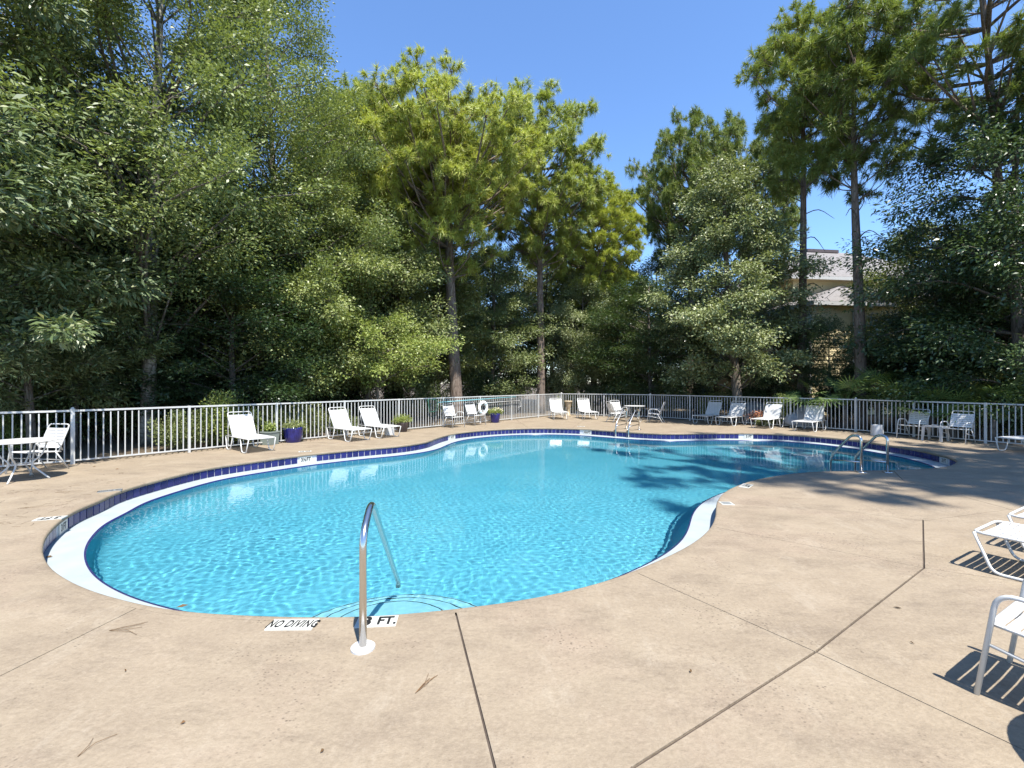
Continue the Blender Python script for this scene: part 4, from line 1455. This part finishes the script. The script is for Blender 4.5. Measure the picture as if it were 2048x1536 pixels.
# ------------------------------------------------------------------ life ring and pole on the fence
k6 = P0 + DIR_L * (2.144 * 6.02) - LEFT_OUT * 0.12
o = tag(empty('life_ring', (k6.x, k6.y, 0.66), math.atan2(DIR_L.y, DIR_L.x)), 'white life ring hung on the left fence beside the chair', 'life ring')
mj, mn = 0.235, 0.062
MB().tube([(mj * math.cos(a), 0, mj * math.sin(a)) for a in np.linspace(0, 2 * math.pi, 36, endpoint=False)], mn, 12, True).build('ring_body', M_RING, o, True)
MB().tube([((mj + 0.085) * math.cos(a), 0.0, (mj + 0.085 - 0.02 * abs(math.sin(2 * a))) * math.sin(a)) for a in np.linspace(0, 2 * math.pi, 48, endpoint=False)], 0.007, 5, True).build('grab_rope', M_ROPE, o, True)
for k in range(4):
    a = math.pi / 4 + k * math.pi / 2
    c = Vector((mj * math.cos(a), 0, mj * math.sin(a)))
    ax = Vector((-math.sin(a), 0, math.cos(a))); rad_ = Vector((math.cos(a), 0, math.sin(a)))
    MB().tube([c + (rad_ * math.cos(b) + Vector((0, 1, 0)) * math.sin(b)) * (mn + 0.003) for b in np.linspace(0, 2 * math.pi, 14, endpoint=False)], 0.012, 5, True).build('band', M_TEAL, o, True)
pa = P0 + DIR_L * 10.35 - LEFT_OUT * 0.09; pb = P0 + DIR_L * 15.2 - LEFT_OUT * 0.09
pole = tag(empty('pool_net', (pa.x, pa.y, 0)), 'long teal pool pole with green leaf net hung along the left fence', 'pool net')
dz = pb - pa
MB().tube([(0, 0, 0.98), (dz.x, dz.y, 1.08)], 0.019, 10).build('pole', M_TEAL, pole, True)
dl = DIR_L
loop = fillet([(0, 0, 0.98), (-dl.x * 0.1, -dl.y * 0.1, 1.1), (-dl.x * 0.5, -dl.y * 0.5, 1.12), (-dl.x * 0.42, -dl.y * 0.42, 0.62), (-dl.x * 0.05, -dl.y * 0.05, 0.66), (0, 0, 0.98)], 0.06, 4)
MB().tube(loop, 0.012, 7).build('net_frame', M_NET, pole, True)
mn_ = plain('dark_net', (0.03, 0.05, 0.045), 0.8, 0.2)
_m = MB()
for i in range(12):
    u = i / 11
    x0 = 0.06 + 0.40 * u
    _m.tube([(-dl.x * x0, -dl.y * x0, 1.1), (-dl.x * x0 * .93 - LEFT_OUT.x * .03, -dl.y * x0 * .93 - LEFT_OUT.y * .03, 0.64 - 0.22 * math.sin(math.pi * u))], 0.0025, 3)
for i in range(10):
    z = 0.66 + i * 0.045
    _m.tube([(-dl.x * 0.05, -dl.y * 0.05, z), (-dl.x * 0.46, -dl.y * 0.46, z)], 0.0025, 3)
_m.build('net_mesh', mn_, pole)
pc = P0 + DIR_L * 15.4 - LEFT_OUT * 0.09; pd = P0 + DIR_L * 12.6 - LEFT_OUT * 0.09
hk = tag(empty('rescue_hook', (pd.x, pd.y, 0)), 'thin pale rescue pole below the teal pool pole', 'rescue hook')
dz = pc - pd
MB().tube([(0, 0, 0.86), (dz.x, dz.y, 0.90)], 0.014, 8).build('pole', M_FENCE, hk, True)
MB().tube(fillet([(dz.x, dz.y, 0.90), (dz.x * 1.05, dz.y * 1.05, 0.9), (dz.x * 1.08, dz.y * 1.08, 0.62), (dz.x * 1.0, dz.y * 1.0, 0.58)], 0.1, 5), 0.01, 7).build('hook', M_FENCE, hk, True)

# ------------------------------------------------------------------ the house at right
M_SIDE = plain('yellow_siding', (0.66, 0.56, 0.33), 0.7, 0.3, vary=0.05)
M_SOFF = plain('cream_wall', (0.62, 0.53, 0.33), 0.7, 0.3, vary=0.04)
M_FASC = plain('grey_fascia', (0.42, 0.42, 0.41), 0.6, 0.3, vary=0.05)
shm, shn, shb = newmat('roof_shingle')
_p = mapping(shn, objpos(shn), (1, 1, 1))
br = shn.nodes.new('ShaderNodeTexBrick'); br.inputs['Scale'].default_value = 4.0; br.inputs['Mortar Size'].default_value = 0.02
br.inputs['Color1'].default_value = (0.215, 0.2, 0.19, 1); br.inputs['Color2'].default_value = (0.165, 0.155, 0.15, 1); br.inputs['Mortar'].default_value = (0.1, 0.085, 0.08, 1)
shn.links.new(_p, br.inputs['Vector'])
_c2 = mixc(shn, 0.5, br.outputs['Color'], ramp(shn, noise(shn, _p, 9, 5), [(0.3, (0.135, 0.125, 0.12)), (0.7, (0.27, 0.25, 0.235))]))
shn.links.new(_c2, shb.inputs['Base Color']); shb.inputs['Roughness'].default_value = 0.9
HY = 25.0
house = tag(empty('house', (atx(1620, HY), HY, 0), R(8)), 'pale yellow lap-sided house with grey shingle hip roofs behind the right trees', 'house')
HWD, HEAVE = 16.0, 5.95
MB().box((HWD / 2, 5.0, HEAVE / 2 - 0.05), (HWD, 9.96, HEAVE - 0.1)).build('wall', M_SOFF, house)
nb_ = 26
bh = HEAVE / nb_
bd = MB()
bd.add([(0, -0.012, 0), (HWD, -0.012, 0), (HWD, 0.02, bh), (0, 0.02, bh), (0, 0.03, 0), (HWD, 0.03, 0)], [(0, 1, 2, 3), (0, 4, 5, 1), (0, 3, 4), (1, 5, 2)])
BOARD = bd.mesh('siding_board', M_SIDE)
for k in range(nb_):
    o = link('siding_board', BOARD, house); o.location = (0, -0.02, k * bh)
    o2 = link('siding_board', BOARD, house); o2.location = (-0.02, 10.0, k * bh); o2.rotation_euler = (0, 0, -math.pi / 2); o2.scale = (10.0 / HWD, 1, 1)
for (x, y) in ((-0.03, -0.035),):
    MB().box((x, y, HEAVE / 2), (0.12, 0.1, HEAVE)).build('corner_board', M_FASC, house)
MB().tube([(2.55, -0.08, 0), (2.55, -0.08, HEAVE - .2)], 0.05, 6).build('downspout', M_FASC, house)


def hip_roof(x0, x1, y0, y1, z0, rise, name='roof'):
    d_ = (y1 - y0) / 2
    m = MB()
    V = [(x0, y0, z0), (x1, y0, z0), (x1, y1, z0), (x0, y1, z0), (x0 + d_, y0 + d_, z0 + rise), (x1 - d_, y0 + d_, z0 + rise)]
    m.add(V, [(0, 1, 5, 4), (1, 2, 5), (2, 3, 4, 5), (3, 0, 4)])
    r = m.build(name, shm, house)
    f = MB()
    f.box(((x0 + x1) / 2, y0 + 0.02, z0 - 0.11), (x1 - x0, 0.06, 0.2)); f.box((x0 + 0.02, (y0 + y1) / 2, z0 - 0.112), (0.06, y1 - y0 - 0.1, 0.2))
    f.build('fascia', M_FASC, r)
    s = MB(); s.box(((x0 + x1) / 2, (y0 + y1) / 2, z0 - 0.14), (x1 - x0 - 0.12, y1 - y0 - 0.12, 0.04)); s.build('soffit', M_SOFF, r)
    return r


lr = MB().add([(-0.3, -0.6, HEAVE + 0.1), (HWD + 0.6, -0.6, HEAVE + 0.1), (HWD + 0.6, 3.6, HEAVE + 1.9), (5.2, 3.6, HEAVE + 1.9), (-0.3, 3.6, HEAVE + 0.1)], [(0, 1, 2, 3), (0, 3, 4)]).build('roof', shm, house)
MB().box((HWD / 2 + 0.15, -0.58, HEAVE - 0.01), (HWD + 0.9, 0.06, 0.2)).box((-0.28, 1.5, HEAVE - 0.012), (0.06, 4.1, 0.2)).build('fascia', M_FASC, lr)
MB().box((HWD / 2 + 0.15, 1.5, HEAVE - 0.03), (HWD + 0.8, 4.1, 0.04)).build('soffit', M_SOFF, lr)
# taller rear block
MB().box((HWD / 2 + 1.2, 9.0, 4.1), (HWD - 1.6, 10.6, 8.2)).build('upper_wall', M_SOFF, house)
r_ = hip_roof(1.4, HWD + 0.9, 3.1, 14.9, 8.3, 3.3)
MB().box((8.6, 8.9, 11.62), (2.6, 0.35, 0.22)).build('ridge_vent', M_BROWNPOT, r_)

# ------------------------------------------------------------------ litter on the deck
def needles(px, py, n, ln, label, rot):
    g = at(px, py)
    m = MB()
    rg = random.Random(int(px * 7 + py))
    for k in range(n):
        a = rot + rg.uniform(-0.35, 0.35); L = ln * rg.uniform(0.7, 1.1); b = rg.uniform(-.25, .25)
        m.tube([(0, 0, 0.003), (math.cos(a) * L * .5, math.sin(a) * L * .5, 0.010), (math.cos(a + b) * L, math.sin(a + b) * L, 0.003)], 0.0011, 4)
    o = m.build('pine_needles', L_DEAD)
    o.location = (g.x, g.y, 0.001)
    tag(o, label, 'pine needles', 'fallen needles on the deck')


needles(830, 1388, 5, 0.2, 'dry pine needle cluster on the deck right of the handrail', 1.0)
needles(218, 1262, 5, 0.22, 'dry pine needle cluster on the deck at the lower left', 0.1)
needles(155, 1515, 2, 0.16, 'bent pair of dry needles at the bottom left', 1.6)
needles(40, 1018, 3, 0.3, 'dry needles on the deck below the left table', 0.5)
needles(110, 985, 3, 0.35, 'dry needles near the left marker tiles', 0.1)


def dead_leaf(px, py, s, label, rot, h=0.0):
    g = at(px, py, h)
    m = MB().add([(0, 0, 0.004), (s * .5, s * .22, 0.016), (s, 0.02 * s, 0.008), (s * .5, -s * .22, 0.006), (s * .5, 0, 0.004)], [(0, 4, 1), (4, 2, 1), (0, 3, 4), (4, 3, 2)])
    o = m.build('fallen_leaf', L_DEAD); o.location = (g.x, g.y, h + 0.002); o.rotation_euler = (0, 0, rot)
    tag(o, label, 'leaf', 'fallen leaves on the deck')


dead_leaf(1805, 1218, 0.06, 'curled brown leaf on the deck beneath the right lounges', 2.8)
dead_leaf(360, 1450, 0.025, 'tiny brown leaf on the deck at the lower left', 0.5)
dead_leaf(1380, 1347, 0.03, 'tiny brown leaf left of the dark deck joint', 0.9)
dead_leaf(640, 1508, 0.022, 'tiny dark leaf at the bottom edge left of the long joint', 0.9)
dead_leaf(230, 939, 0.07, 'brown leaf on the deck near the left fence post', 0.2)
dead_leaf(185, 934, 0.06, 'brown leaf right of the left table shadow', 0.9)
dead_leaf(352, 1216, 0.09, 'rusty leaf lying on the pool ledge at the lower left', 0.4, ZL)
dead_leaf(90, 1115, 0.08, 'dark leaf caught at the left end of the pool ledge', 0.1, ZL)
dead_leaf(250, 1345, 0.02, 'tiny leaf beside the left needles', 2.0)
dead_leaf(1830, 1290, 0.03, 'dark scrap of leaf on the pinkish deck at right', 2.0)

# fine dry needles blown against the fences and over the left deck: too small to count
_m = MB()
rg_l = random.Random(31)


def bit(x, y):
    a = rg_l.uniform(0, 6.28); L = rg_l.uniform(0.04, 0.17); b = rg_l.uniform(-.4, .4)
    _m.tube([(x, y, 0.004), (x + math.cos(a) * L * .5, y + math.sin(a) * L * .5, 0.007), (x + math.cos(a + b) * L, y + math.sin(a + b) * L, 0.004)], 0.0013, 3)


for _ in range(260):
    q = P0 + DIR_L * rg_l.uniform(-1.2, 19) - LEFT_OUT * (abs(rg_l.gauss(0, 0.22)) + 0.02)
    bit(q.x, q.y)
for _ in range(110):
    q = at(rg_l.uniform(-40, 260), rg_l.uniform(945, 1060))
    if not inside(LIP - NIN * 0.2, np.array([q.x]), np.array([q.y]))[0]: bit(q.x, q.y)
for _ in range(120):
    q = PB + DIR_B * rg_l.uniform(0, 8.4) + Vector((-0.77, -0.64, 0)) * (abs(rg_l.gauss(0, 0.25)) + 0.03)
    bit(q.x, q.y)
tag(_m.build('needle_litter', L_DEAD), 'fine dry needles scattered along the fences and deck', 'pine needles', kind='stuff')
